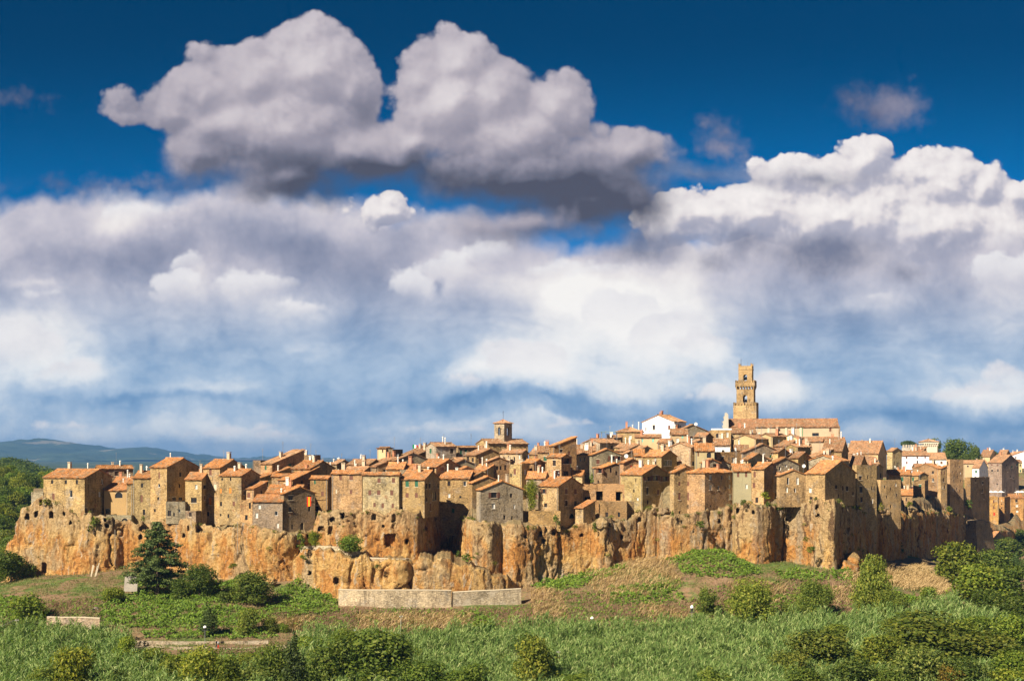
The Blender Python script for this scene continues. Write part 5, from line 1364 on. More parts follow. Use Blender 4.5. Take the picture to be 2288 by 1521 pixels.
def proto_cypress(seed, w, h):
    rg = np.random.default_rng(seed); B = []
    for i in range(26):
        t = (i + .5) / 26; R = w / 2 * (math.sin(math.pi * min(1, t * .86 + .16)) ** .8); a = rg.random() * 6.28
        B.append((R * .35 * math.cos(a), R * .35 * math.sin(a), h * (.04 + .93 * t), R * .75, R * .75, h * .055))
    V, F = leaf_cloud(B, 16, .17, rg, 0.5)
    return npmesh('crown', V, F), trunk_mesh('trunk', h * .5, .14, 2, seed, .4), M['needle']
def proto_cedar(seed, w, h):
    """old cedar with uneven level boughs that droop at the ends"""
    rg = np.random.default_rng(seed); B = []; mb = MB()
    mb.tube([(0, 0, -.5), (.1, 0, h * .3), (0, .1, h * .65), (.05, 0, h * .98)], [.42, .34, .2, .05], 7)
    nb = 64
    for i in range(nb):
        t = (i + rg.random()) / nb; z = h * (.17 + .80 * t); a = i * 2.4 + rg.normal() * .5
        R = w / 2 * ((1 - t) ** .62) * (.55 + .6 * rg.random()) + .3
        if t > .9: R *= .6
        e = (R * math.cos(a), R * math.sin(a), z - R * .06 + rg.normal() * .25)
        mb.tube([(0, 0, z - .2), (e[0] * .5, e[1] * .5, z + .25), e], [.10, .06, .02], 4)
        for q in np.arange(.22, 1.05, .16):
            s = (.55 + .55 * rg.random()) * (.6 + .55 * (1 - t))
            zz = z + .25 * math.sin(q * 3) - (q ** 2) * R * .10
            B.append((e[0] * q + rg.normal() * .35, e[1] * q + rg.normal() * .35, zz + rg.normal() * .12, s * 1.2, s * 1.2, s * (.38 + .2 * rg.random())))
    V, F = leaf_cloud(B, 9, .19, rg, 1.0, .3)
    return npmesh('crown', V, F), mb.mesh('trunk'), M['needle']
def proto_pine(seed, w, h):
    rg = np.random.default_rng(seed); B = []
    for i in range(14):
        a, t = rg.random() * 6.28, rg.random() ** .5
        B.append((w * .36 * t * math.cos(a), w * .36 * t * math.sin(a), h * (.80 + .10 * (1 - t * t)), w * .17, w * .17, h * .10))
    V, F = leaf_cloud(B, 5, .32, rg, .5)
    return npmesh('crown', V, F), trunk_mesh('trunk', h * .8, .3, 6, seed, w * .3), M['needle']
PROTO = dict(
    broad=[proto_broad(s, 7, 6.5, .155, 13, lumps=20) for s in (1, 2, 3, 4)],
    bush=[proto_broad(s, 5, 3.6, .14, 14, skirt=.06, lumps=16) for s in (11, 12, 13)],
    willow=[proto_broad(s, 10, 10.5, .17, 11, skirt=.16, lumps=30, droop=.35, upright=1.25) for s in (21, 22)],
    forest=[proto_broad(s, 10, 9.5, .27, 5.5, skirt=.12, lumps=22) for s in (31, 32, 33)],
    shrub=[proto_broad(s, 2.2, 1.7, .16, 9, skirt=.05, lumps=8) for s in (41, 42)],
    cypress=[proto_cypress(51, 4.2, 14.0)], cedar=[proto_cedar(61, 14.0, 17.5)], pine=[proto_pine(71, 14, 12), proto_pine(72, 12, 12)])
SIZE = dict(broad=(7, 6.5), bush=(5, 3.6), willow=(10, 10.5), forest=(10, 9.5), shrub=(2.2, 1.7), cypress=(4.2, 14.0), cedar=(14.0, 17.5), pine=(14, 12))
PC = [0]
def plant(kind, loc, w, h, label, tint=(1, 1, 1), cat=None, group=None, name=None):
    lst = PROTO[kind]; crown, trunk, mat = lst[PC[0] % len(lst)]; PC[0] += 1
    W, Hh = SIZE[kind]
    root = empty(name or ('tree' if kind in ('broad', 'willow', 'forest') else kind if kind in ('bush', 'shrub') else kind + '_tree'), loc, rnd.uniform(0, 6.28))
    sc = (w / W, w / W * rnd.uniform(.92, 1.08), h / Hh); root.scale = sc
    tag(root, label, cat or ('bush' if kind in ('bush', 'shrub') else 'tree'), group)
    if not crown.materials: crown.materials.append(mat); trunk.materials.append(M['bark'])
    c = bpy.data.objects.new('crown', crown); COL.objects.link(c); c.parent = root
    v = rnd.uniform(.88, 1.12); c.color = (tint[0] * v, tint[1] * v, tint[2] * v, 1)
    t = bpy.data.objects.new('trunk', trunk); COL.objects.link(t); t.parent = root
    return root
def plant_px(kind, px, base, top, wpx, label, tint=(1, 1, 1), y0=200, **k):
    p = hit(px, base, y0); s = p.y / FPX
    return plant(kind, (p.x, p.y, p.z - .15), wpx * s, (base - top) * s, label, tint, **k)
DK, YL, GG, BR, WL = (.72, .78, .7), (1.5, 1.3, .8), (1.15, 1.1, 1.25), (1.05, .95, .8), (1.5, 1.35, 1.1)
# slope below the cliff
plant_px('cedar', 352, 1332, 1162, 150, 'tall spreading cedar standing before the cliff', (1.1, 1.05, 1.0))
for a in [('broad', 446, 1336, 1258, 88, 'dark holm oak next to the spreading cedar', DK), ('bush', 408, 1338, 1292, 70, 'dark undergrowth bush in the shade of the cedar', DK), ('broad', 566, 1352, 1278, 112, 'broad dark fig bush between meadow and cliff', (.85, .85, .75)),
          ('broad', 22, 1302, 1226, 105, 'dark shrubby tree under the western tip of the cliff', DK), ('bush', 62, 1386, 1328, 96, 'rounded green bush beside the dry western slope', (1.1, 1.1, .8)), ('cypress', 466, 1420, 1350, 46, 'small dark conifer behind the path lamp', (1, 1, .9)),
          ('bush', 552, 1414, 1360, 66, 'light green bush above the footpath', (1.2, 1.15, .9)), ('bush', 602, 1412, 1376, 50, 'dull olive bush above the footpath', BR), ('bush', 632, 1412, 1390, 40, 'bright low bush at the end of the upper path bank', (1.2, 1.25, .8)),
          ('cypress', 656, 1610, 1398, 60, 'dark slender cypress rising from the thicket', (.55, .55, .4)), ('shrub', 74, 1290, 1266, 26, 'small shrub by the cave door in the cliff foot', (1, 1, .8)), ('shrub', 216, 1276, 1258, 30, 'small shrub beside the white driftwood heap', (1, 1, .8)), ('bush', 255, 1345, 1312, 60, 'yellow green bush below the concrete slab', (1.4, 1.3, .8)),
          ('bush', 690, 1300, 1274, 60, 'green bush at the foot of the ochre rock ledge', (1.2, 1.25, .7)), ('bush', 500, 1345, 1318, 46, 'dark low bush between oak and fig', DK),
          ('willow', 1677, 1402, 1292, 122, 'round feathery willow above the reed bed', WL), ('willow', 1816, 1382, 1296, 100, 'bushy darker willow above the reed bed', (1.1, 1.1, .9)), ('willow', 1950, 1376, 1242, 92, 'tall light green willow in front of the cliff end', WL), ('willow', 1992, 1384, 1318, 74, 'low leaning willow beside the tall willow', (1.25, 1.2, .95)),
          ('bush', 1580, 1378, 1312, 60, 'dark upright bush on the brown slope', (.95, .95, .8)), ('bush', 1760, 1385, 1340, 50, 'feathery bush between the two willows', (1.2, 1.15, 1)), ('bush', 2070, 1348, 1310, 56, 'green bush beside the bend of the path', (1.2, 1.2, .9))]:
    plant_px(a[0], *a[1:6], a[6])
# trees by the eastern gully
for a in [('forest', 2178, 1345, 1258, 140, 'great pale green tree beside the walker on the path', (1.45, 1.4, 1.0)), ('forest', 2130, 1300, 1202, 110, 'olive crowned tree under the stepped bastion', (1.2, 1.1, .75)), ('forest', 2215, 1300, 1222, 110, 'dark tree behind the great pale one', (.9, .95, .85)), ('forest', 2262, 1340, 1262, 110, 'dark rounded tree at the eastern edge below the cottage', DK),
          ('forest', 2205, 1370, 1310, 90, 'low dark tree right of the path', DK), ('forest', 2275, 1390, 1325, 100, 'blackish green tree above the eastern reeds', DK), ('forest', 2235, 1215, 1160, 80, 'dark olive tree above the cottage roof', (.9, .85, .55)), ('forest', 2280, 1222, 1178, 80, 'dark tree against the orange tufa houses', DK), ('cypress', 2271, 1300, 1226, 24, 'thin cypress below the orange tufa houses', (.8, .9, .8)),
          ('forest', 2250, 1262, 1200, 80, 'shady tree between cottage and cypress', (.8, .85, .7)), ('bush', 2288, 1285, 1245, 60, 'dim bush beside the thin cypress', DK)]:
    plant_px(a[0], *a[1:6], a[6], y0=280)
# thicket in the foreground
for a in [('broad', 1832, 1505, 1400, 150, 'grey green thorn bush rising over the reeds', BR), ('broad', 1965, 1520, 1424, 118, 'lumpy yellow green bush in the eastern thicket', (1.25, 1.15, .75)), ('broad', 2062, 1480, 1376, 210, 'wide olive green bush spreading in the eastern thicket', (.95, .9, .68)), ('broad', 2048, 1545, 1448, 120, 'silvery round bush at the foot of the wide one', GG),
          ('broad', 2200, 1500, 1404, 170, 'mixed olive bush with bare twigs', (1.05, .95, .75)), ('broad', 2262, 1480, 1380, 120, 'bright leafy bush at the eastern margin', (1.1, 1.15, .75)), ('broad', 1900, 1560, 1470, 120, 'dark bush under the yellow green one', DK), ('bush', 2120, 1560, 1490, 60, 'rust tinged dry bush', (1.5, .8, .7)), ('broad', 1760, 1530, 1448, 90, 'dull bush among the reeds beside the thorn bush', BR),
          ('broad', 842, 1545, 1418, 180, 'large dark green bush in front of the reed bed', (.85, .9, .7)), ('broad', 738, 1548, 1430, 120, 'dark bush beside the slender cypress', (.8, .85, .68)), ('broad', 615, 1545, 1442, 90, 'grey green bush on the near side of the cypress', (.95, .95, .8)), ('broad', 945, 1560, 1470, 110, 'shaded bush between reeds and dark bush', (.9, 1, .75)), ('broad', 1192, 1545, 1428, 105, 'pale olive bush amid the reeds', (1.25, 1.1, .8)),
          ('broad', 1040, 1565, 1488, 110, 'green bush at the near edge of the reed bed', (.95, 1.05, .75)), ('bush', 1075, 1425, 1390, 70, 'leafy bush at the upper edge of the reeds', (1.05, 1.15, .8)), ('broad', 162, 1560, 1438, 84, 'golden green bush among the western reeds', (1.35, 1.15, .6)), ('broad', 282, 1495, 1426, 58, 'upright bright bush by the path wall', (1.3, 1.3, .7)), ('bush', 330, 1500, 1452, 90, 'sprawling bramble below the path wall', (1.15, 1.1, .7)),
          ('broad', 452, 1560, 1448, 96, 'yellowing bush below the hedge', YL), ('broad', 505, 1560, 1462, 80, 'dark yellow green bush beside the yellowing one', (1.1, 1.05, .6)), ('bush', 395, 1540, 1470, 90, 'green brown scrub below the hedge', (1.1, 1, .7)), ('bush', 570, 1555, 1490, 110, 'grey scrub near the slender cypress', GG), ('bush', 240, 1545, 1490, 90, 'dry tinged scrub among the western reeds', BR), ('bush', 60, 1420, 1388, 90, 'dark bramble beside the utility pole', DK),
          ('bush', 1590, 1560, 1500, 100, 'soft green bush in the near reeds', (1, 1.05, .8)), ('bush', 1400, 1440, 1405, 50, 'low leafy clump in the reeds', (1.05, 1.1, .8)), ('bush', 2240, 1560, 1500, 100, 'yellowish bush in the corner thicket', (1.3, 1.2, .7)), ('bush', 660, 1570, 1500, 90, 'dark clump at the foot of the cypress', DK), ('bush', 1690, 1470, 1430, 70, 'dark hollow bush in the reeds below the willow', DK),
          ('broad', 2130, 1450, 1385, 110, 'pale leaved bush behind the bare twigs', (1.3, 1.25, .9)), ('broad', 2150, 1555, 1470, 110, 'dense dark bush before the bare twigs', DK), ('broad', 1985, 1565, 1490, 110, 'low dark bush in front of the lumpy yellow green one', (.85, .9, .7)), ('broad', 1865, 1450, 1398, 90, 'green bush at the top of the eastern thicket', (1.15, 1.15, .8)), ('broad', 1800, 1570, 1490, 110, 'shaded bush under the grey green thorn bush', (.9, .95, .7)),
          ('broad', 2010, 1440, 1380, 90, 'olive bush between path bend and thicket', (1.15, 1.05, .7)), ('broad', 2285, 1545, 1450, 120, 'tall leafy bush in the eastern corner', (1.1, 1.15, .75)), ('broad', 2180, 1440, 1382, 100, 'green bush next to the twiggy one above', (1.0, 1.05, .75)), ('broad', 790, 1470, 1408, 100, 'light green bush above the large dark one', (1.2, 1.2, .8)), ('broad', 690, 1480, 1425, 80, 'fresh green bush behind the slender cypress', (1.15, 1.2, .75)),
          ('broad', 900, 1500, 1440, 100, 'mid green bush leaning on the large dark one', (1.05, 1.1, .75)), ('broad', 560, 1510, 1462, 80, 'olive scrub above the grey scrub', (1.15, 1.05, .7)), ('broad', 100, 1560, 1490, 90, 'round green bush in the western reeds', (1.1, 1.1, .7)), ('bush', 205, 1470, 1440, 80, 'dark scrub below the rose wall', DK), ('broad', 1290, 1570, 1500, 100, 'mid green bush in the centre of the reeds', (1.05, 1.1, .75)), ('bush', 1130, 1500, 1465, 80, 'grey green clump beside the pale olive bush', GG)]:
    g = 1.18; plant_px(a[0], a[1], a[2], a[3] - (a[2] - a[3]) * (g - 1) * .4, a[4] * g, a[5], a[6])
# greenery on the rock and in the town gardens
def on_rock(kind, c, x, base, top, w, dy, label, tint):
    px = cpx(c, x); Y = float(np.interp(px, _pp[2:], _py[2:])) + dy; s = Y / FPX; p = ray(px, cpy(c, base), Y)
    plant(kind, p, w / ZS * s, (base - top) / ZS * s, label, tint)
for a in [('bush','C',640,1060,925,170,-11,'bright yellow green shrub on the rock terrace',(1.5,1.35,.6)), ('bush','C',1000,1120,950,330,-10,'fig tree spreading on the rock terrace',(.95,1.05,.7)), ('shrub','C',500,1040,930,110,-10,'dull shrub at the end of the rock terrace',(.9,.9,.7)), ('shrub','C',510,1110,1040,90,-12,'low green shrub under the terrace rail',(1.1,1.1,.7)), ('shrub','C',525,1210,1155,90,-12,'small shrub clinging below the terrace',(1.1,1.05,.7)),
          ('broad','E',300,890,585,160,6,'garden tree with golden green crown between the houses',(1.35,1.2,.6)), ('shrub','E',550,1040,930,90,-3,'ivy shrub hanging on the retaining wall',(.8,.9,.6)), ('shrub','E',905,620,530,50,18,'climbing plant on the large grey house',(1.1,1.3,.6)), ('shrub','A',935,920,770,140,-1.5,'wild shrub on the crest beside the western house',(.9,.85,.6)), ('shrub','A',470,660,600,140,-1,'dry shrub under the western house wall',(1.3,1.1,.7)),
          ('shrub','F',920,1240,1170,120,-3,'dark shrub in a cleft below the shuttered house',(.7,.75,.5)), ('shrub','F',640,1140,1080,50,-2,'tuft of green in the gap between tall houses',(1,1.1,.6)), ('shrub','G',310,960,880,120,-1,'golden shrub on the high terrace',(1.5,1.35,.5)), ('shrub','G',445,1070,985,120,-2,'dark shrub on the crest below the balconies',(.8,.85,.6)), ('shrub','G',95,1020,960,80,-2,'grey green tuft on the terrace wall',(.9,.95,.8)),
          ('shrub','G',335,1040,985,70,-2,'small dark tuft beside the balcony house foot',(.7,.8,.5)), ('shrub','H',375,860,800,80,-1,'yellow flowered tuft on the pale boulders',(1.5,1.3,.5)), ('shrub','H',770,920,855,100,-2,'green cushion on the boulder below the palace',(1.2,1.1,.7)), ('shrub','H',970,870,780,110,-4,'dark shrub under the aqueduct pier',(.6,.7,.5)), ('shrub','H',95,890,820,60,-2,'golden moss cushion on the rock ledge',(1.6,1.3,.4)),
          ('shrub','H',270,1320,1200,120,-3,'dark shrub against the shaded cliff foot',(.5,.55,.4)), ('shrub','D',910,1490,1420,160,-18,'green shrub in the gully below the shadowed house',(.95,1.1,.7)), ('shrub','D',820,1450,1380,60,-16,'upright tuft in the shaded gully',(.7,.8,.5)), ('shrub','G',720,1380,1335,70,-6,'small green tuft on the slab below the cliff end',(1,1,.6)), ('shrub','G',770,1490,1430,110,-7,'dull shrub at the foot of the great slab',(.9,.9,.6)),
          ('shrub','B',180,820,770,60,-2,'green tuft over the plank door cave',(1,1.05,.6)), ('shrub','B',1080,1290,1240,120,-5,'dry green patch on the lower cliff',(1.1,1,.7)), ('shrub','E',270,1090,1040,60,-3,'tuft on the crest under the retaining wall',(.9,1,.6)), ('shrub','E',935,1110,1000,60,-3,'green streak of ivy down the cliff',(.7,.8,.5)), ('shrub','C',1265,1290,1255,90,-14,'dark tuft on the ochre ledge',(.8,.8,.6))]:
    on_rock(*a)
def cliff_plants():
    """tufts rooted along the crest, ledges and cracks of the rock"""
    X, Y, zt, PX, face, nx, ny = CL; rg = np.random.default_rng(19); B = []
    nr, nc = face.shape[:2]
    for i in range(330):
        c = rg.integers(5, nc - 5); r = int(rg.integers(0, 4)) if i % 3 else int(rg.integers(4, nr - 8))
        p = face[r, c]; s = .22 + .5 * rg.random() ** 2; B.append((p[0], p[1] - .15, p[2] + .05, s * 1.2, s, s * .7))
    V, F = leaf_cloud(B, 22, .10, rg, .3)
    o = link('cliff_plants', npmesh('cliff_plants', V, F), M['leaf']); o.color = (1.0, .92, .55, 1)
    tag(o, 'small tufts of green rooted in the cliff', 'plants', kind='stuff')
cliff_plants()
# castle garden trees stand on their own hill
for px, base, top, w, Y, kind, lab in [(2028, 1010, 984, 44, 860, 'pine', 'domed pine behind the castle wall'), (2086, 1018, 975, 46, 850, 'forest', 'dark tree rising behind the castle tower'), (2140, 1022, 977, 74, 800, 'forest', 'broad dark tree beside the castle tower'), (2180, 1028, 997, 36, 790, 'forest', 'smaller dark tree on the castle hill'), (2118, 1030, 1002, 40, 790, 'forest', 'dull green tree under the castle tower'),
                                       (2160, 1034, 1012, 40, 780, 'forest', 'low olive tree below the broad dark castle tree'), (2218, 1026, 1007, 30, 1000, 'pine', 'far dome of a pine among eastern roofs'), (2244, 1018, 1004, 8, 1000, 'cypress', 'far dark cypress among eastern roofs'), (2060, 1012, 990, 40, 880, 'forest', 'tree top showing over the battlements')]:
    p = ray(px, base, Y); s = Y / FPX; ex = 6.0
    plant(kind, (p.x, p.y, p.z - ex), w * s, (base - top) * s + ex, lab, DK)
# wooded hillside beyond the western tip
fr_ = random.Random(5); K = 0
spots = []
for i in range(900):
    px, py = fr_.uniform(-60, 150), fr_.uniform(1046, 1300)
    if px > 20 + 0.0 and py > 1120 and px > 70 - (py - 1120) * .2: continue
    p = hit(px, py, 400)
    if p.y > 755 or any((p.x - q.x) ** 2 + (p.y - q.y) ** 2 < 7.0 ** 2 for q in spots): continue
    spots.append(p)
TN = {'dark green': (.72, .82, .6), 'yellow green': (1.35, 1.2, .65), 'olive green': (1.05, .95, .62), 'fresh green': (1.0, 1.15, .7)}
for p in spots:
    tn = fr_.choice(list(TN))
    w = fr_.uniform(8, 12.5); h = w * fr_.uniform(.8, 1.1)
    plant('forest', (p.x, p.y, p.z - .6), w, h, '%s %s tree on the wooded hillside beyond the western tip' % ('small' if w < 9.5 else 'middling' if w < 11 else 'large', tn), TN[tn], group='trees on the western hillside')
def far_wood():
    """the wood on the next hill reads as one mass"""
    rg = np.random.default_rng(9); B = []
    prof = np.array([(-420, 1030), (-200, 1024), (0, 1021), (35, 1022), (62, 1031), (92, 1040), (130, 1047), (165, 1060), (330, 1075)], float).T
    for i in range(1500):
        px = rg.uniform(-420, 330); t = rg.random() ** 1.3; Y = 1250 - 420 * t + rg.normal() * 10
        top = np.interp(px, *prof) + 4 + t * 85
        p = ray(px, top, Y); s = 5.0 + 4 * rg.random(); B.append((p.x, p.y, p.z - s * .5, s, s, s * .8))
    V, F = leaf_cloud(B, .20, 1.0, rg, .6, inner=.1)
    o = link('far_wood', npmesh('far_wood', V, F), M['leaf']); o.color = (.70, .78, .62, 1)
    tag(o, 'dark woodland covering the hill below the blue mountains', 'woodland', kind='stuff')
    P = np.linspace(-500, 420, 90); R = np.linspace(0, 1, 14); rows = []
    for r in R:
        Y = 1290 - 460 * r; T = np.interp(P, *prof) + 12 + r * 95; rows.append(np.stack([(P - CPX) / FPX * Y, Y + 0 * P, (HPY - T) / FPX * Y], -1))
    back = np.stack([(P - CPX) / FPX * 1290, 1700 + 0 * P, -55 + 0 * P], -1); A = np.array([back] + rows)
    o = link('hill', npmesh('hill', A.reshape(-1, 3), grid_faces(len(A), len(P))), M['ground'], smooth=True); tag(o, 'hill under the far woodland', 'hill', kind='structure')
far_wood()

# ---- ground cover, region by region
def in_poly(x, y, poly):
    ins = np.zeros(len(x), bool); n = len(poly)
    for i in range(n):
        x0, y0 = poly[i]; x1, y1 = poly[(i + 1) % n]
        c = ((y0 > y) != (y1 > y)) & (x < (x1 - x0) * (y - y0) / (y1 - y0 + 1e-9) + x0); ins ^= c
    return ins
_gc = {}
def candidates(n, seed, y0=205, y1=430):
    rg = np.random.default_rng(seed)
    y = np.sqrt(rg.uniform(y0 ** 2, y1 ** 2, n)); x = (rg.uniform(-40, 2330, n) - CPX) / FPX * y; z = ground_z(x, y)
    px, py = proj(x, y, z)
    return x, y, z, px, py, rg
def pick(n, seed, polys, edge=10.0):
    x, y, z, px, py, rg = candidates(n, seed)
    jx = fbm(x / 5, y / 5, seed + 0 * x, 3) * edge * 2.5; jy = fbm(x / 5, y / 5, seed + 7 + 0 * x, 3) * edge
    m = np.zeros(len(x), bool)
    for p in polys: m |= in_poly(px + jx, py + jy, p)
    return np.stack([x, y, z], 1)[m], rg
def blades(P, rg, h, w, lean, leandir=None, per=1, spread=0.3, curve=0.35):
    """narrow tapering blades, two segments each"""
    P = np.repeat(P, per, 0) + np.concatenate([rg.normal(size=(len(P) * per, 2)) * spread, np.zeros((len(P) * per, 1))], 1)
    n = len(P); a = rg.random(n) * 6.283
    d = np.stack([np.cos(a), np.sin(a), 0 * a], 1)
    if leandir is not None: d = d * .55 + np.array(leandir); d /= np.linalg.norm(d, axis=1)[:, None] + 1e-9
    H_ = (np.repeat(h, per) if np.ndim(h) else h) * (.6 + .7 * rg.random(n)); L = H_ * lean * (.4 + rg.random(n))
    s = np.stack([-np.sin(a * 1.7), np.cos(a * 1.7), 0 * a], 1) * (w * (.7 + .6 * rg.random(n)) / 2)[:, None]
    up = np.array([0, 0, 1.0])
    m = P + up * (H_ * .55)[:, None] + d * (L * (.5 - curve * .5))[:, None]; t = P + up * (H_ * (1 - lean * .25))[:, None] + d * L[:, None]
    V = np.stack([P - s * .6, P + s * .6, m + s, m - s, t], 1).reshape(-1, 3)
    b = np.arange(n)[:, None] * 5
    return V, [b + np.array([[0, 1, 2, 3]]), b + np.array([[3, 2, 4]])]
def merge(parts):
    V, F4, F3, o = [], [], [], 0
    for v, f in parts:
        f = f if isinstance(f, list) else [f]
        for q in f: (F4 if q.shape[1] == 4 else F3).append(q + o)
        V.append(v); o += len(v)
    return np.concatenate(V), [np.concatenate(k) for k in (F4, F3) if k]
REED = [[(690,1428),(900,1448),(1020,1428),(1100,1424),(1250,1412),(1400,1418),(1600,1398),(1720,1398),(1900,1390),(2000,1380),(2120,1355),(2200,1375),(2330,1420),(2330,1640),(1000,1640),(650,1640),(640,1470)],
        [(-40,1420),(110,1418),(280,1428),(300,1480),(260,1560),(140,1640),(-40,1640)], [(280,1500),(600,1520),(640,1640),(200,1640)]]
STRAW = [[(1305,1275),(1420,1252),(1500,1252),(1520,1305),(1440,1335),(1390,1322),(1360,1355),(1320,1318)], [(1180,1318),(1250,1320),(1268,1385),(1195,1388)], [(790,1375),(1050,1372),(1040,1405),(800,1415)], [(1430,1345),(1560,1375),(1545,1398),(1420,1376)], [(1955,1285),(2060,1262),(2128,1318),(2100,1330),(2000,1312)], [(1880,1285),(1980,1262),(2000,1300),(1900,1310)], [(1620,1302),(1760,1310),(1740,1350),(1640,1348)], [(1850,1312),(1940,1316),(1920,1352),(1860,1348)], [(580,1390),(700,1380),(690,1410),(590,1412)]]
IVY = [[(1478,1242),(1580,1226),(1650,1242),(1705,1285),(1610,1292),(1540,1288),(1500,1262)], [(1365,1312),(1520,1300),(1532,1345),(1440,1355),(1355,1348)], [(1195,1300),(1330,1276),(1400,1256),(1390,1280),(1290,1315),(1200,1318)], [(580,1368),(640,1305),(690,1288),(756,1315),(756,1368),(640,1380)],
       [(228,1325),(420,1338),(560,1365),(640,1372),(560,1402),(330,1404),(228,1395)], [(1735,1275),(1905,1272),(1905,1298),(1760,1298)], [(-40,1335),(90,1340),(110,1385),(-40,1395)], [(1010,1372),(1100,1372),(1100,1395),(1020,1398)], [(300,1290),(420,1305),(560,1300),(560,1350),(300,1335)], [(1700,1338),(1790,1335),(1780,1368),(1700,1372)], [(1900,1325),(1990,1320),(2060,1340),(1990,1362),(1900,1360)], [(320,1408),(600,1410),(620,1426),(320,1428)], [(300,1462),(640,1466),(640,1510),(300,1500)]]
BRUSH = [[(560,1372),(760,1362),(1165,1358),(1250,1325),(1330,1320),(1400,1350),(1540,1345),(1610,1300),(1700,1290),(1760,1298),(1950,1305),(2010,1335),(1900,1375),(1600,1392),(1250,1408),(1000,1424),(700,1422)], [(90,1350),(240,1330),(240,1380),(100,1395)]]
GRASS = [[(-40,1285),(280,1268),(420,1300),(760,1310),(760,1370),(1200,1350),(1250,1300),(1600,1240),(1900,1270),(2130,1320),(2120,1360),(1700,1400),(1000,1430),(640,1450),(-40,1450)]]
def cover():
    P, rg = pick(210000, 101, REED, 8); n = len(P)
    big = fbm(P[:, 0] / 9, P[:, 1] / 9, 2 + 0 * P[:, 0], 3); P = P[big > -.42]
    P = P[:30000]
    hm = np.clip(1.0 + fbm(P[:, 0] / 5, P[:, 1] / 4, 9 + 0 * P[:, 0], 3) * 1.3, .35, 1.75)
    st = blades(P, rg, 3.1 * hm, .09, .10, None, 1, 0.0)
    lf = []
    for k, zz in enumerate((.9, 1.4, 1.9, 2.3, 2.7)):
        Q = P.copy(); Q[:, 2] += zz * hm * (.8 + .3 * rg.random(len(P))); lf.append(blades(Q, rg, .95, .15, .8, (.35, -.1, 0), 2, .06))
    V, F = merge([st] + lf); o = link('reed_bed', npmesh('reed_bed', V, F), M['reed']); tag(o, 'dense bed of tall green cane filling the valley floor', 'reeds', kind='stuff')
    P, rg = pick(150000, 102, STRAW, 5); P = P[:34000]
    V, F = merge([blades(P, rg, 1.5, .12, .9, (.8, -.7, 0), 2, .25), blades(P[::3], rg, 1.2, .07, .7, (.5, -.8, 0), 1, .2)]); o = link('dry_cane', npmesh('dry_cane', V, F), M['straw']); tag(o, 'fallen straw coloured dry cane lying down the slope', 'dry cane', kind='stuff')
    def leafy(name, polys, seed, n, cap, hgt, size, mat, label, cat, per=3):
        P, rg = pick(n, seed, polys, 7); P = P[:cap]
        Q = np.repeat(P, per, 0); Q = Q + rg.normal(size=Q.shape) * np.array([.35, .35, .05]); mound = np.clip(fbm(Q[:, 0] / 2.5, Q[:, 1] / 2.5, seed + 0 * Q[:, 0], 3) + .35, .02, 2)
        Q[:, 2] += mound * hgt * (.5 + .5 * rg.random(len(Q)))
        d = unit(len(Q), rg) * .8 + np.array([0, -.35, .8]); d /= np.linalg.norm(d, axis=1)[:, None]; a = np.cross(d, unit(len(Q), rg)); a /= np.linalg.norm(a, axis=1)[:, None] + 1e-9; s = size * (.6 + .8 * rg.random(len(Q)))
        V, F = quads_from(Q, a * s[:, None], np.cross(d, a) * (s * .7)[:, None])
        o = link(name, npmesh(name, V, F), mat); tag(o, label, cat, kind='stuff')
    leafy('ivy_cover', IVY, 103, 260000, 80000, 1.6, .22, M['ivy'], 'bright green creeper smothering banks and mounds', 'ground cover')
    P, rg = pick(170000, 104, BRUSH, 8); P = P[:48000]
    V, F = merge([blades(P, rg, .9, .08, .7, (.25, -.3, 0), 3, .35), blades(P[::5], rg, 1.3, .06, .8, (.6, -.6, 0), 1, .2)]); o = link('brushwood', npmesh('brushwood', V, F), M['brush']); tag(o, 'tangle of brown dry brushwood on the slope', 'brushwood', kind='stuff')
    leafy('bramble_cover', BRUSH, 106, 70000, 13000, 1.1, .22, M['ivy'], 'scattered green bramble tufts in the brown brushwood', 'ground cover')
    P, rg = pick(120000, 105, GRASS, 6); g = fbm(P[:, 0] / 7, P[:, 1] / 7, 5 + 0 * P[:, 0], 3); P = P[g > -.25][:32000]
    V, F = blades(P, rg, .42, .10, .5, None, 3, .3); o = link('meadow_grass', npmesh('meadow_grass', V, F), M['grass']); tag(o, 'short half dry meadow grass on the slope', 'grass', kind='stuff')
cover()
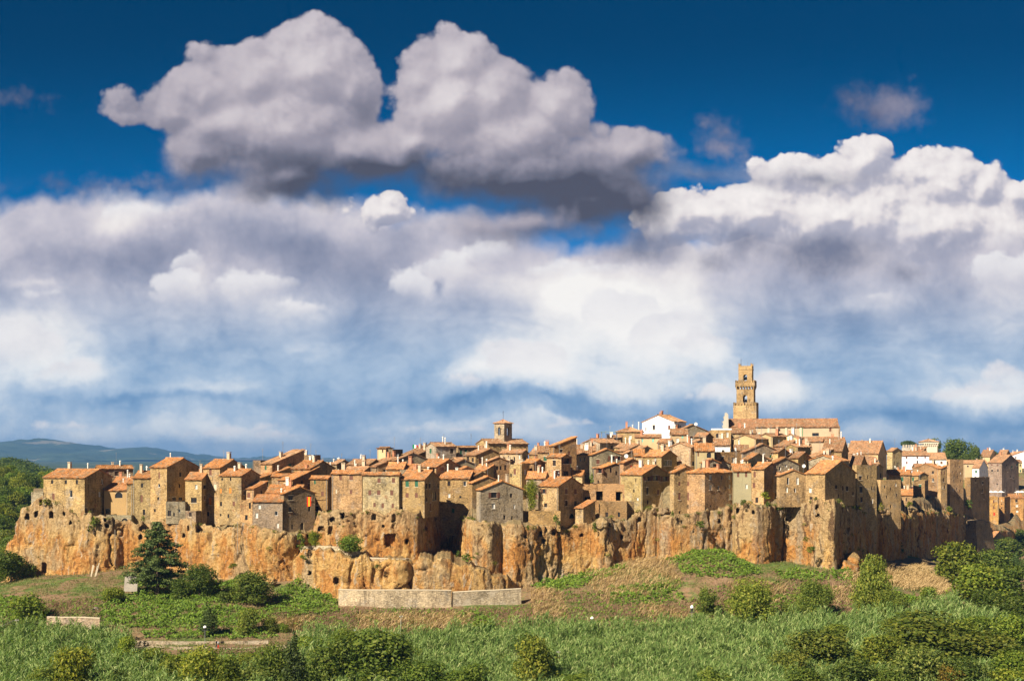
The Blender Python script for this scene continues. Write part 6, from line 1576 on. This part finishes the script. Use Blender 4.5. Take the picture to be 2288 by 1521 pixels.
# ---------------------------------------------------------------- walls, path, posts, people, small things
def strip_wall(name, pts, h_px, th, mat, label, cat, courses=True, color=None, coping=True, thick_top=.18):
    """a masonry wall following photograph points (px, base py, Y)"""
    B = [ray(*p) for p in pts]; mb = MB(); cp = MB()
    N = []
    for i, b in enumerate(B):
        d = (B[min(i + 1, len(B) - 1)] - B[max(i - 1, 0)]); d.z = 0; d.normalize(); N.append(Vector((d.y, -d.x, 0)))
    T = [h_px[i] * B[i].y / FPX for i in range(len(B))]
    o0 = B[0].copy()
    for i in range(len(B) - 1):
        a, b, na, nb = B[i] - o0, B[i + 1] - o0, N[i] * th, N[i + 1] * th
        za, zb = Vector((0, 0, T[i])), Vector((0, 0, T[i + 1])); dn = Vector((0, 0, -1.2)); bat = .12
        fa, fb = a + na * (.5 + bat), b + nb * (.5 + bat)
        mb.poly([fa + dn, fb + dn, b + nb * .5 + zb, a + na * .5 + za]); mb.poly([a + na * .5 + za, b + nb * .5 + zb, b - nb * .5 + zb, a - na * .5 + za]); mb.poly([b - nb * .5 + dn, a - na * .5 + dn, a - na * .5 + za, b - nb * .5 + zb])
        if coping:
            up = Vector((0, 0, thick_top)); e = Vector((0, 0, .004)); k = .62
            q = [a + na * k + za + e, b + nb * k + zb + e, b - nb * k + zb + e, a - na * k + za + e]; cp.poly([v + up for v in q])
            for j in range(4): cp.poly([q[j], q[(j + 1) % 4], q[(j + 1) % 4] + up, q[j] + up])
    for i, s in ((0, 1), (len(B) - 1, -1)):
        a, na, za, dn = B[i] - o0, N[i] * th, Vector((0, 0, T[i])), Vector((0, 0, -1.2)); q = [a + na * .5 + dn, a + na * .5 + za, a - na * .5 + za, a - na * .5 + dn]; mb.poly(q if s > 0 else q[::-1])
    root = empty(name, o0); tag(root, label, cat); mb.build('wall_body', mat, root, color=color)
    if coping: cp.build('coping', M['trim'], root)
    return root
strip_wall('retaining_wall', [(757,1357,307.0),(800,1359,306.4),(860,1360,306),(905,1358,306.4),(955,1358,306.6),(1008,1357,307.5)], [40,41,42,40,40,38], .7, M['stone'], 'long pale cobbled retaining wall below the rock ledge', 'wall', color=(.44, .345, .225))
strip_wall('retaining_wall', [(1010,1357,307.9),(1060,1354,308.2),(1110,1352,308.6),(1164,1349,309.5)], [34,34,34,34], .7, M['stone'], 'shorter greyer stretch continuing the cobbled retaining wall', 'wall', color=(.35, .28, .19))
strip_wall('garden_wall', [(106,1402,283),(140,1404,282.6),(185,1405,282.3),(224,1407,282)], [24,25,26,26], .5, M['stone'], 'small rose stone wall above the western cane', 'wall', color=(.42, .31, .21))
strip_wall('path_wall', [(300,1441,269.5),(400,1443,269.2),(500,1443,269),(600,1440,269)], [11,11,11,10], .45, M['stone'], 'low rubble wall along the footpath', 'wall', color=(.38, .30, .20), coping=False)
strip_wall('terrace_wall', [(815,1272,312.0),(845,1274,311.2),(880,1276,311),(905,1274,312),(914,1270,315)], [26,27,27,25,22], .5, M['stone'], 'curved brick terrace wall with coping on the rock ledge', 'wall', color=(.50, .36, .22))
strip_wall('terrace_wall', [(672,1232,316.5),(712,1231,315.5),(752,1232,315),(805,1236,315)], [12,13,12,10], .4, M['stone'], 'rubble parapet in front of the fig tree terrace', 'wall', color=(.55, .44, .29), coping=False)
def block(px0, px1, top, base, Y, label, name, mat, th=.6, lean=.0, color=None, cat='slab'):
    a, b = ray(px0, base, Y), ray(px1, base, Y); h = (base - top) * Y / FPX; w = b.x - a.x
    mb = MB(); mb.v += [(0, 0, -.8), (w, .1, -.8), (w * .97, th, -.8), (.03, th, -.8), (.05, lean, h), (w * .96, lean + .08, h * .93), (w * .93, lean + th, h * .9), (.1, lean + th, h * .97)]
    for q in ((0,1,5,4),(1,2,6,5),(2,3,7,6),(3,0,4,7),(4,5,6,7)): mb.f.append(q); mb.m.append(0)
    o = mb.build(name, mat, color=color); o.location = a; tag(o, label, cat)
block(276, 306, 1287, 1313, 308, 'pale square concrete slab leaning on the green bank', 'concrete_slab', M['concrete'], lean=1.0)
def boulder(px, py, Y, r, label, col=None, seed=0, mat=None, name='boulder'):
    bm = bmesh.new(); bmesh.ops.create_icosphere(bm, subdivisions=3, radius=r)
    for v in bm.verts:
        n = mnoise.noise(v.co * (1.1 / r) + Vector((seed * 7.1, 3, 1))) * .7 + abs(mnoise.noise(v.co * (2.6 / r) + Vector((seed, 9, 4)))) * .5 - .15
        v.co *= 1 + n; v.co.z *= .8
    me = bpy.data.meshes.new(name); bm.to_mesh(me); bm.free(); o = link(name, me, mat or M['cliff'], smooth=True); p = ray(px, py, Y); o.location = p; tag(o, label, 'boulder')
boulder(608, 1298, 314.5, .95, 'rounded ochre boulder fallen at the cliff foot', seed=1)
boulder(214, 1362, 297, .75, 'small pale boulder on the dry slope above the rose wall', seed=2, mat=M['concrete'])
boulder(1975, 1142, 391.5, 1.7, 'big boulder on the cliff crest under the dark square house', seed=3)
boulder(2034, 1140, 447, 1.9, 'boulder under the small orange roofed house', seed=4)
boulder(1905, 1258, 322, 2.6, 'sharp ochre rock tooth at the end of the cliff', seed=5)
boulder(1888, 1268, 319, 2.4, 'fluted rust coloured rock stump beside the rock tooth', seed=6)
boulder(1342, 1168, 328.5, 1.6, 'bulging rock knob on the crest beneath the roofless building', seed=7)
boulder(1462, 1138, 338, 1.6, 'round rock knob on the crest near the tall pale sided house', seed=8)
boulder(1484, 1142, 327.5, 1.5, 'rock knob splitting the two tall houses', seed=9)
# driftwood heap, footpath, hedge
def drape(name, pts, wid, mat, label, kind='structure', lift=.05, cat='path'):
    P = [hit(px, py, 230) for px, py in pts]; V, F = [], []
    for i, p in enumerate(P):
        d = P[min(i + 1, len(P) - 1)] - P[max(i - 1, 0)]; d.z = 0; d.normalize(); n = Vector((d.y, -d.x, 0))
        for s in (-1, -.33, .33, 1): q = p + n * (wid / 2 * s); V.append((q.x, q.y, gz(q.x, q.y) + lift))
    for i in range(len(P) - 1):
        for j in range(3): F.append((i * 4 + j, i * 4 + j + 1, i * 4 + j + 5, i * 4 + j + 4))
    me = bpy.data.meshes.new(name); me.from_pydata(V, [], F); o = link(name, me, mat); tag(o, label, cat, kind=kind)
M['gravel'] = mat_plain('pale_gravel', (.36, .29, .20), .95, .05, .3, 2.0)
drape('footpath', [(270, 1447), (330, 1447), (400, 1448), (470, 1448), (540, 1448), (620, 1446), (700, 1440)], 2.4, M['gravel'], 'pale gravel footpath crossing the slope')
drape('footpath', [(1980, 1372), (2020, 1366), (2060, 1360), (2095, 1352), (2120, 1342), (2138, 1330), (2140, 1318)], 2.6, M['gravel'], 'pale path bending round the eastern slope')
def hedge(px0, px1, base, top, label):
    a, b = hit(px0, base, 230), hit(px1, base, 230); rg = np.random.default_rng(int(px0)); B = []
    L = (b - a).length; n = int(L / .7); hh = (base - top) * a.y / FPX
    for i in range(n):
        p = a.lerp(b, (i + .5) / n); B.append((p.x - a.x, p.y - a.y, gz(p.x, p.y) - a.z + hh * .5, .6, .55, hh * .55))
    V, F = leaf_cloud(B, 9, .14, rg, .3); root = empty('hedge', a); tag(root, label, 'hedge')
    o = link('foliage', npmesh('foliage', V, F), M['leaf'], root); o.color = (.9, 1, .7, 1)
    m = MB()
    for i in range(0, n, 2):
        p = a.lerp(b, (i + .5) / n) - a; z = gz(p.x + a.x, p.y + a.y) - a.z; m.tube([(p.x, p.y, z - .1), (p.x + .1, p.y, z + hh * .7)], .04, 4)
    m.build('stems', M['bark'], root)
hedge(398, 482, 1462, 1448, 'clipped low hedge by the footpath before the lamp'); hedge(486, 598, 1462, 1447, 'longer clipped hedge beside the footpath walkers')
def sticks():
    p = hit(208, 1288, 280); root = empty('driftwood_pile', p); tag(root, 'heap of bleached poles leaning on the cliff foot', 'wood pile'); r_ = random.Random(4)
    for i in range(7):
        m = MB(); x = r_.uniform(-.8, .8); m.tube([(x, 0, 0), (x + r_.uniform(.2, .6), 1.0, r_.uniform(2.2, 3.6))], .10, 5); m.build('pole', M['trim'], root)
sticks()
# lamps and poles
def lamp(px, base, top, label):
    p = hit(px, base, 230); h = (base - top) * p.y / FPX; root = empty('street_lamp', p); tag(root, label, 'street lamp', 'lamps along the path')
    m = MB(); m.tube([(0, 0, -.3), (0, 0, h * .86)], [.07, .05], 6); m.build('pole', M['metal'], root)
    m = MB(); m.frustum((0, 0), .16, .30, h * .86, h * .93, 8); m.frustum((0, 0), .30, .26, h * .93, h * .97, 8); m.build('lamp_head', M['iron'], root)
    m = MB(); m.frustum((0, 0), .36, .30, h * .97, h * 1.03, 8); m.frustum((0, 0), .3, .05, h * 1.03, h * 1.07, 8); m.build('cap', M['white'], root)
    m = MB(); m.box(-.55, .55, -.04, .04, h * .82, h * .85); m.build('arm', M['iron'], root)
lamp(458, 1446, 1400, 'white capped street lamp beside the clipped hedge')
lamp(1323, 1432, 1380, 'street lamp rising from the cane below the dry straw'); lamp(1546, 1424, 1356, 'street lamp beside the dark upright bush'); lamp(792, 1440, 1408, 'street lamp at the upper edge of the cane near the cypress')
def pole(px, base, top, label, lean=0.0, arm=False):
    p = hit(px, base, 225); h = (base - top) * p.y / FPX; root = empty('utility_pole', p); tag(root, label, 'utility pole')
    m = MB(); m.tube([(0, 0, -.5), (lean, 0, h)], [.12, .08], 6); m.build('post', M['concrete'], root)
    m = MB(); m.box(lean - .35, lean + .35, -.04, .04, h - .35, h - .27); m.build('crossarm', M['metal'], root)
    for s in (-.3, .3):
        m = MB(); m.frustum((lean + s, 0), .05, .04, h - .27, h - .1, 6); m.build('insulator', M['white'], root)
    if arm:
        m = MB(); m.tube([(lean - .3, 0, h - .15), (lean - 3.5, 1, h - 1.6), (lean - 7, 2, h - 2.6)], .025, 4); m.build('wire', M['metal'], root)
pole(33, 1440, 1382, 'grey utility pole with sagging wire above the western cane', .4, True); pole(895, 1425, 1374, 'thin grey pole standing in the brown brushwood', .1); pole(1249, 1500, 1454, 'slim pale pole among the near reeds', -.05)
# fence bench rails near the path bend
def bench(px, py, label):
    p = hit(px, py, 230); root = empty('bench', p); tag(root, label, 'bench', 'benches by the reeds')
    for i in range(3): m = MB(); m.box(-1.1, 1.1, .02 + .18 * i, .16 + .18 * i, 1.42, 1.48); m.build('slat', M['trim'], root)
    for s in (-.9, .9): m = MB(); m.box(s - .06, s + .06, .05, .5, -.1, 1.415); m.build('leg', M['trim'], root)
bench(1812, 1384, 'weathered bench half hidden below the bushy willow'); bench(1945, 1372, 'weathered bench below the tall light green willow')
# people
def person(px, py, shirt, trousers, hair, label, stride=.25, rz=0.0):
    p = hit(px, py, 230); root = empty('person', p, rz); tag(root, label, 'person')
    me = bpy.data.meshes.new('body')
    V = [(0,0,.95),(0,0,1.15),(0,0,1.38),(0,0,1.50),(0,.02,1.62),(0,.01,1.74),(.10,0,.92),(.11,stride*.5,.50),(.11,stride*.6,.08),(.11,stride*.6-.14,.03),(-.10,0,.92),(-.11,-stride*.4,.50),(-.11,-stride*.7,.08),(-.11,-stride*.7-.14,.03),(.19,0,1.40),(.25,-.06,1.14),(.24,-.18,.92),(.24,-.24,.84),(-.19,0,1.40),(-.25,.06,1.14),(-.24,.02,.90),(-.24,0,.82)]
    Ed = [(0,1),(1,2),(2,3),(3,4),(4,5),(0,6),(6,7),(7,8),(8,9),(0,10),(10,11),(11,12),(12,13),(2,14),(14,15),(15,16),(16,17),(2,18),(18,19),(19,20),(20,21)]
    R = [.16,.15,.17,.065,.095,.085,.10,.075,.05,.04,.10,.075,.05,.04,.075,.055,.04,.035,.075,.055,.04,.035]
    me.from_pydata(V, Ed, []); o = bpy.data.objects.new('body', me); COL.objects.link(o)
    sk = o.modifiers.new('skin', 'SKIN'); lay = me.skin_vertices[0].data
    for i, r in enumerate(R): lay[i].radius = (r, r)
    lay[0].use_root = True
    o.modifiers.new('sub', 'SUBSURF').levels = 2
    dg = bpy.context.evaluated_depsgraph_get(); dg.update(); m2 = bpy.data.meshes.new_from_object(o.evaluated_get(dg)); bpy.data.objects.remove(o)
    for c in ((.45, .28, .19), shirt, trousers, hair): m2.materials.append(mat_plain('cloth', c, .9, .1, .1))
    for f in m2.polygons:
        z = f.center.z; x = abs(f.center.x)
        f.material_index = 2 if z < .98 and x < .2 else 3 if z > 1.70 else 1 if (.98 <= z < 1.47 and not (x > .2 and z < 1.12)) else 0
    m2.name = 'body'; b = link('body', m2, None, root, True)
person(484, 1449, (.03,.03,.035), (.03,.03,.04), (.05,.03,.02), 'walker in dark clothes on the footpath', .3, 1.4); person(488, 1450, (.75,.75,.78), (.50,.03,.02), (.04,.03,.02), 'walker in white shirt and red shorts on the footpath', .25, 1.5)
person(2135, 1332, (.80,.80,.82), (.03,.04,.08), (.03,.02,.02), 'walker in white shirt at the bend of the eastern path', .25, .4)
# flags, dishes, balcony, umbrellas, pergola
def flag(loc, w, h, cols, label, hang=False):
    root = empty('flag', loc); tag(root, label, 'flag')
    m = MB(); m.tube([(0, 0, -2.2), (0, 0, h + .1)] if not hang else [(0, .6, h), (0, -.5, h + .3)], .03, 5); m.build('flag_pole', M['metal'], root)
    n = len(cols)
    for i, c in enumerate(cols):
        m = MB(); S = 5
        for j in range(S):
            x0, x1 = (i + j / S) * w / n, (i + (j + 1) / S) * w / n; f = lambda x: math.sin(x * 5) * .10
            if not hang: m.poly([(x0, f(x0), 0 - x0 * .15), (x1, f(x1), 0 - x1 * .15), (x1, f(x1), h - x1 * .15), (x0, f(x0), h - x0 * .15)])
            else: m.poly([(x0 - w / 2, -.45 + f(x0), -h * .9 + x0 * .3), (x1 - w / 2, -.45 + f(x1), -h * .9 + x1 * .3), (x1 - w / 2, -.45, h * .95), (x0 - w / 2, -.45, h * .95)])
        m.build('stripe', mat_plain('flag_cloth', c, .9, .1, .1), root)
flag(ray(922, 1001, 392), 1.6, 1.1, [(.02,.25,.10), (.75,.75,.72), (.55,.03,.03)], 'green white and red flag flying over the roofs')
flag(ray(691, 1121, 320.5), 1.0, 1.3, [(.62,.05,.02), (.80,.35,.02), (.62,.05,.02)], 'red and yellow flag hanging from a window of the dark house', True)
def dish(c, x, y, Y, r, label):
    root = empty('satellite_dish', ray(cpx(c, x), cpy(c, y), Y)); tag(root, label, 'satellite dish'); bm = MB(); N = 12; rings = [(0, .0), (.55, .06), (1, .2)]
    pts = [[(r * q * math.cos(6.283 * k / N), -r * dp + 0, r * q * math.sin(6.283 * k / N)) for k in range(N)] for q, dp in rings]
    for a, b in zip(pts, pts[1:]):
        for k in range(N): bm.poly([a[k], a[(k + 1) % N], b[(k + 1) % N], b[k]])
    bm.build('reflector', M['white'], root); m = MB(); m.tube([(0, .02, 0), (0, .5, -.1), (0, .5, -1.6)], .035, 5); m.build('mount', M['metal'], root)
dish('E', 1248, 350, 356, .55, 'white satellite dish on the dark gable'); dish('C', 616, 182, 374, .6, 'satellite dish among the chimneys of the flat topped house'); dish('G', 697, 628, 330, .45, 'satellite dish at the roof edge of the big corner house'); dish('F', 870, 210, 400, .5, 'small satellite dish near the crest gable')
def balcony(c, x0, x1, y, Y, label, wood=False):
    a, b = ray(cpx(c, x0), cpy(c, y), Y), ray(cpx(c, x1), cpy(c, y), Y); w = b.x - a.x; root = empty('balcony', a); tag(root, label, 'balcony'); mt = M['bark'] if wood else M['iron']
    m = MB(); m.box(0, w, 0, 1.3, -.15, 0); m.build('floor_slab', M['trim'] if not wood else M['bark'], root)
    m = MB(); m.box(0, w, 0, .06, .95, 1.03); m.build('handrail', mt, root)
    n = max(3, int(w / .35))
    for i in range(n + 1): q = MB(); q.box(w * i / n - .02 if i else 0, w * i / n + .02 if i < n else w, .012, .05, .003, .947); q.build('baluster', mt, root)
balcony('C', 645, 748, 612, 330.5, 'wooden balcony beside the dark house with the flag', True); balcony('G', 528, 560, 818, 325.4, 'iron balcony under the first tall window of the gabled house'); balcony('G', 622, 656, 822, 326.0, 'iron balcony under the second tall window of the gabled house'); balcony('B', 1262, 1378, 888, 323.5, 'tiny stone balcony with chairs on the cliff edge')
def umbrella(px, py, Y, label):
    p = ray(px, py, Y); root = empty('parasol', p); tag(root, label, 'parasol', 'white parasols on the fortress terrace'); m = MB(); m.frustum((0, 0), 2.0, .1, 1.9, 2.7, 8); m.build('canopy', M['white'], root); m = MB(); m.tube([(0, 0, -1), (0, 0, 1.95)], .05, 5); m.build('pole', M['metal'], root)
for i, x in enumerate((1190, 1235, 1290, 1462, 1500)): umbrella(cpx('H', x), cpy('H', 752), 655 + i, 'white parasol on the terrace above the orange tufa houses')
def pergola():
    p = ray(cpx('E', 1005), cpy('E', 190), 408); root = empty('pergola', p); tag(root, 'glazed metal pergola on a roof near the crest', 'pergola'); w, h = 4.6, 2.4
    for x in (0, w):
        for y in (0, 2.6): m = MB(); m.box(x - .06, x + .06, y - .06, y + .06, -2, h); m.build('post', M['metal'], root)
    m = MB(); m.box(-.3, w + .3, -.3, 2.9, h + .003, h + .12); m.build('canopy', mat_plain('green_glass', (.18, .32, .34), .2, .5, .1), root)
pergola()
# drain pipes on the rock
def rockpipe(px, p0, p1, Y, label):
    a = ray(px, p0, Y); b = ray(px, p1, Y); m = MB(); m.tube([(0, 0, 0), tuple(((b - a) * .5)[:]), tuple((b - a)[:])], .07, 5); o = m.build('rock_drainpipe', M['concrete']); o.location = a; tag(o, label, 'pipe')
rockpipe(531, 1165, 1238, 325.0, 'long drainpipe down the orange cliff below the orange shuttered house'); rockpipe(559, 1182, 1262, 323.5, 'second drainpipe down the cliff below the tiny balcony'); rockpipe(257, 1182, 1262, 333.0, 'grey drainpipe down the cliff under the arched terrace')

# ---------------------------------------------------------------- the air
def haze():
    mb = MB(); mb.box(-15800, 15800, -1900, 15800, -75, 120)
    m = bpy.data.materials.new('pale_air'); m.use_nodes = True; t = m.node_tree; t.nodes.clear()
    v = t.nodes.new('ShaderNodeVolumePrincipled'); o = t.nodes.new('ShaderNodeOutputMaterial')
    v.inputs['Color'].default_value = (.12, .31, .68, 1); v.inputs['Density'].default_value = HAZE; v.inputs['Anisotropy'].default_value = 0.0
    t.links.new(v.outputs[0], o.inputs['Volume'])
    b = mb.build('haze', m); tag(b, 'thin pale blue air over the valley', 'haze', kind='stuff')
HAZE = 0.00007
haze()
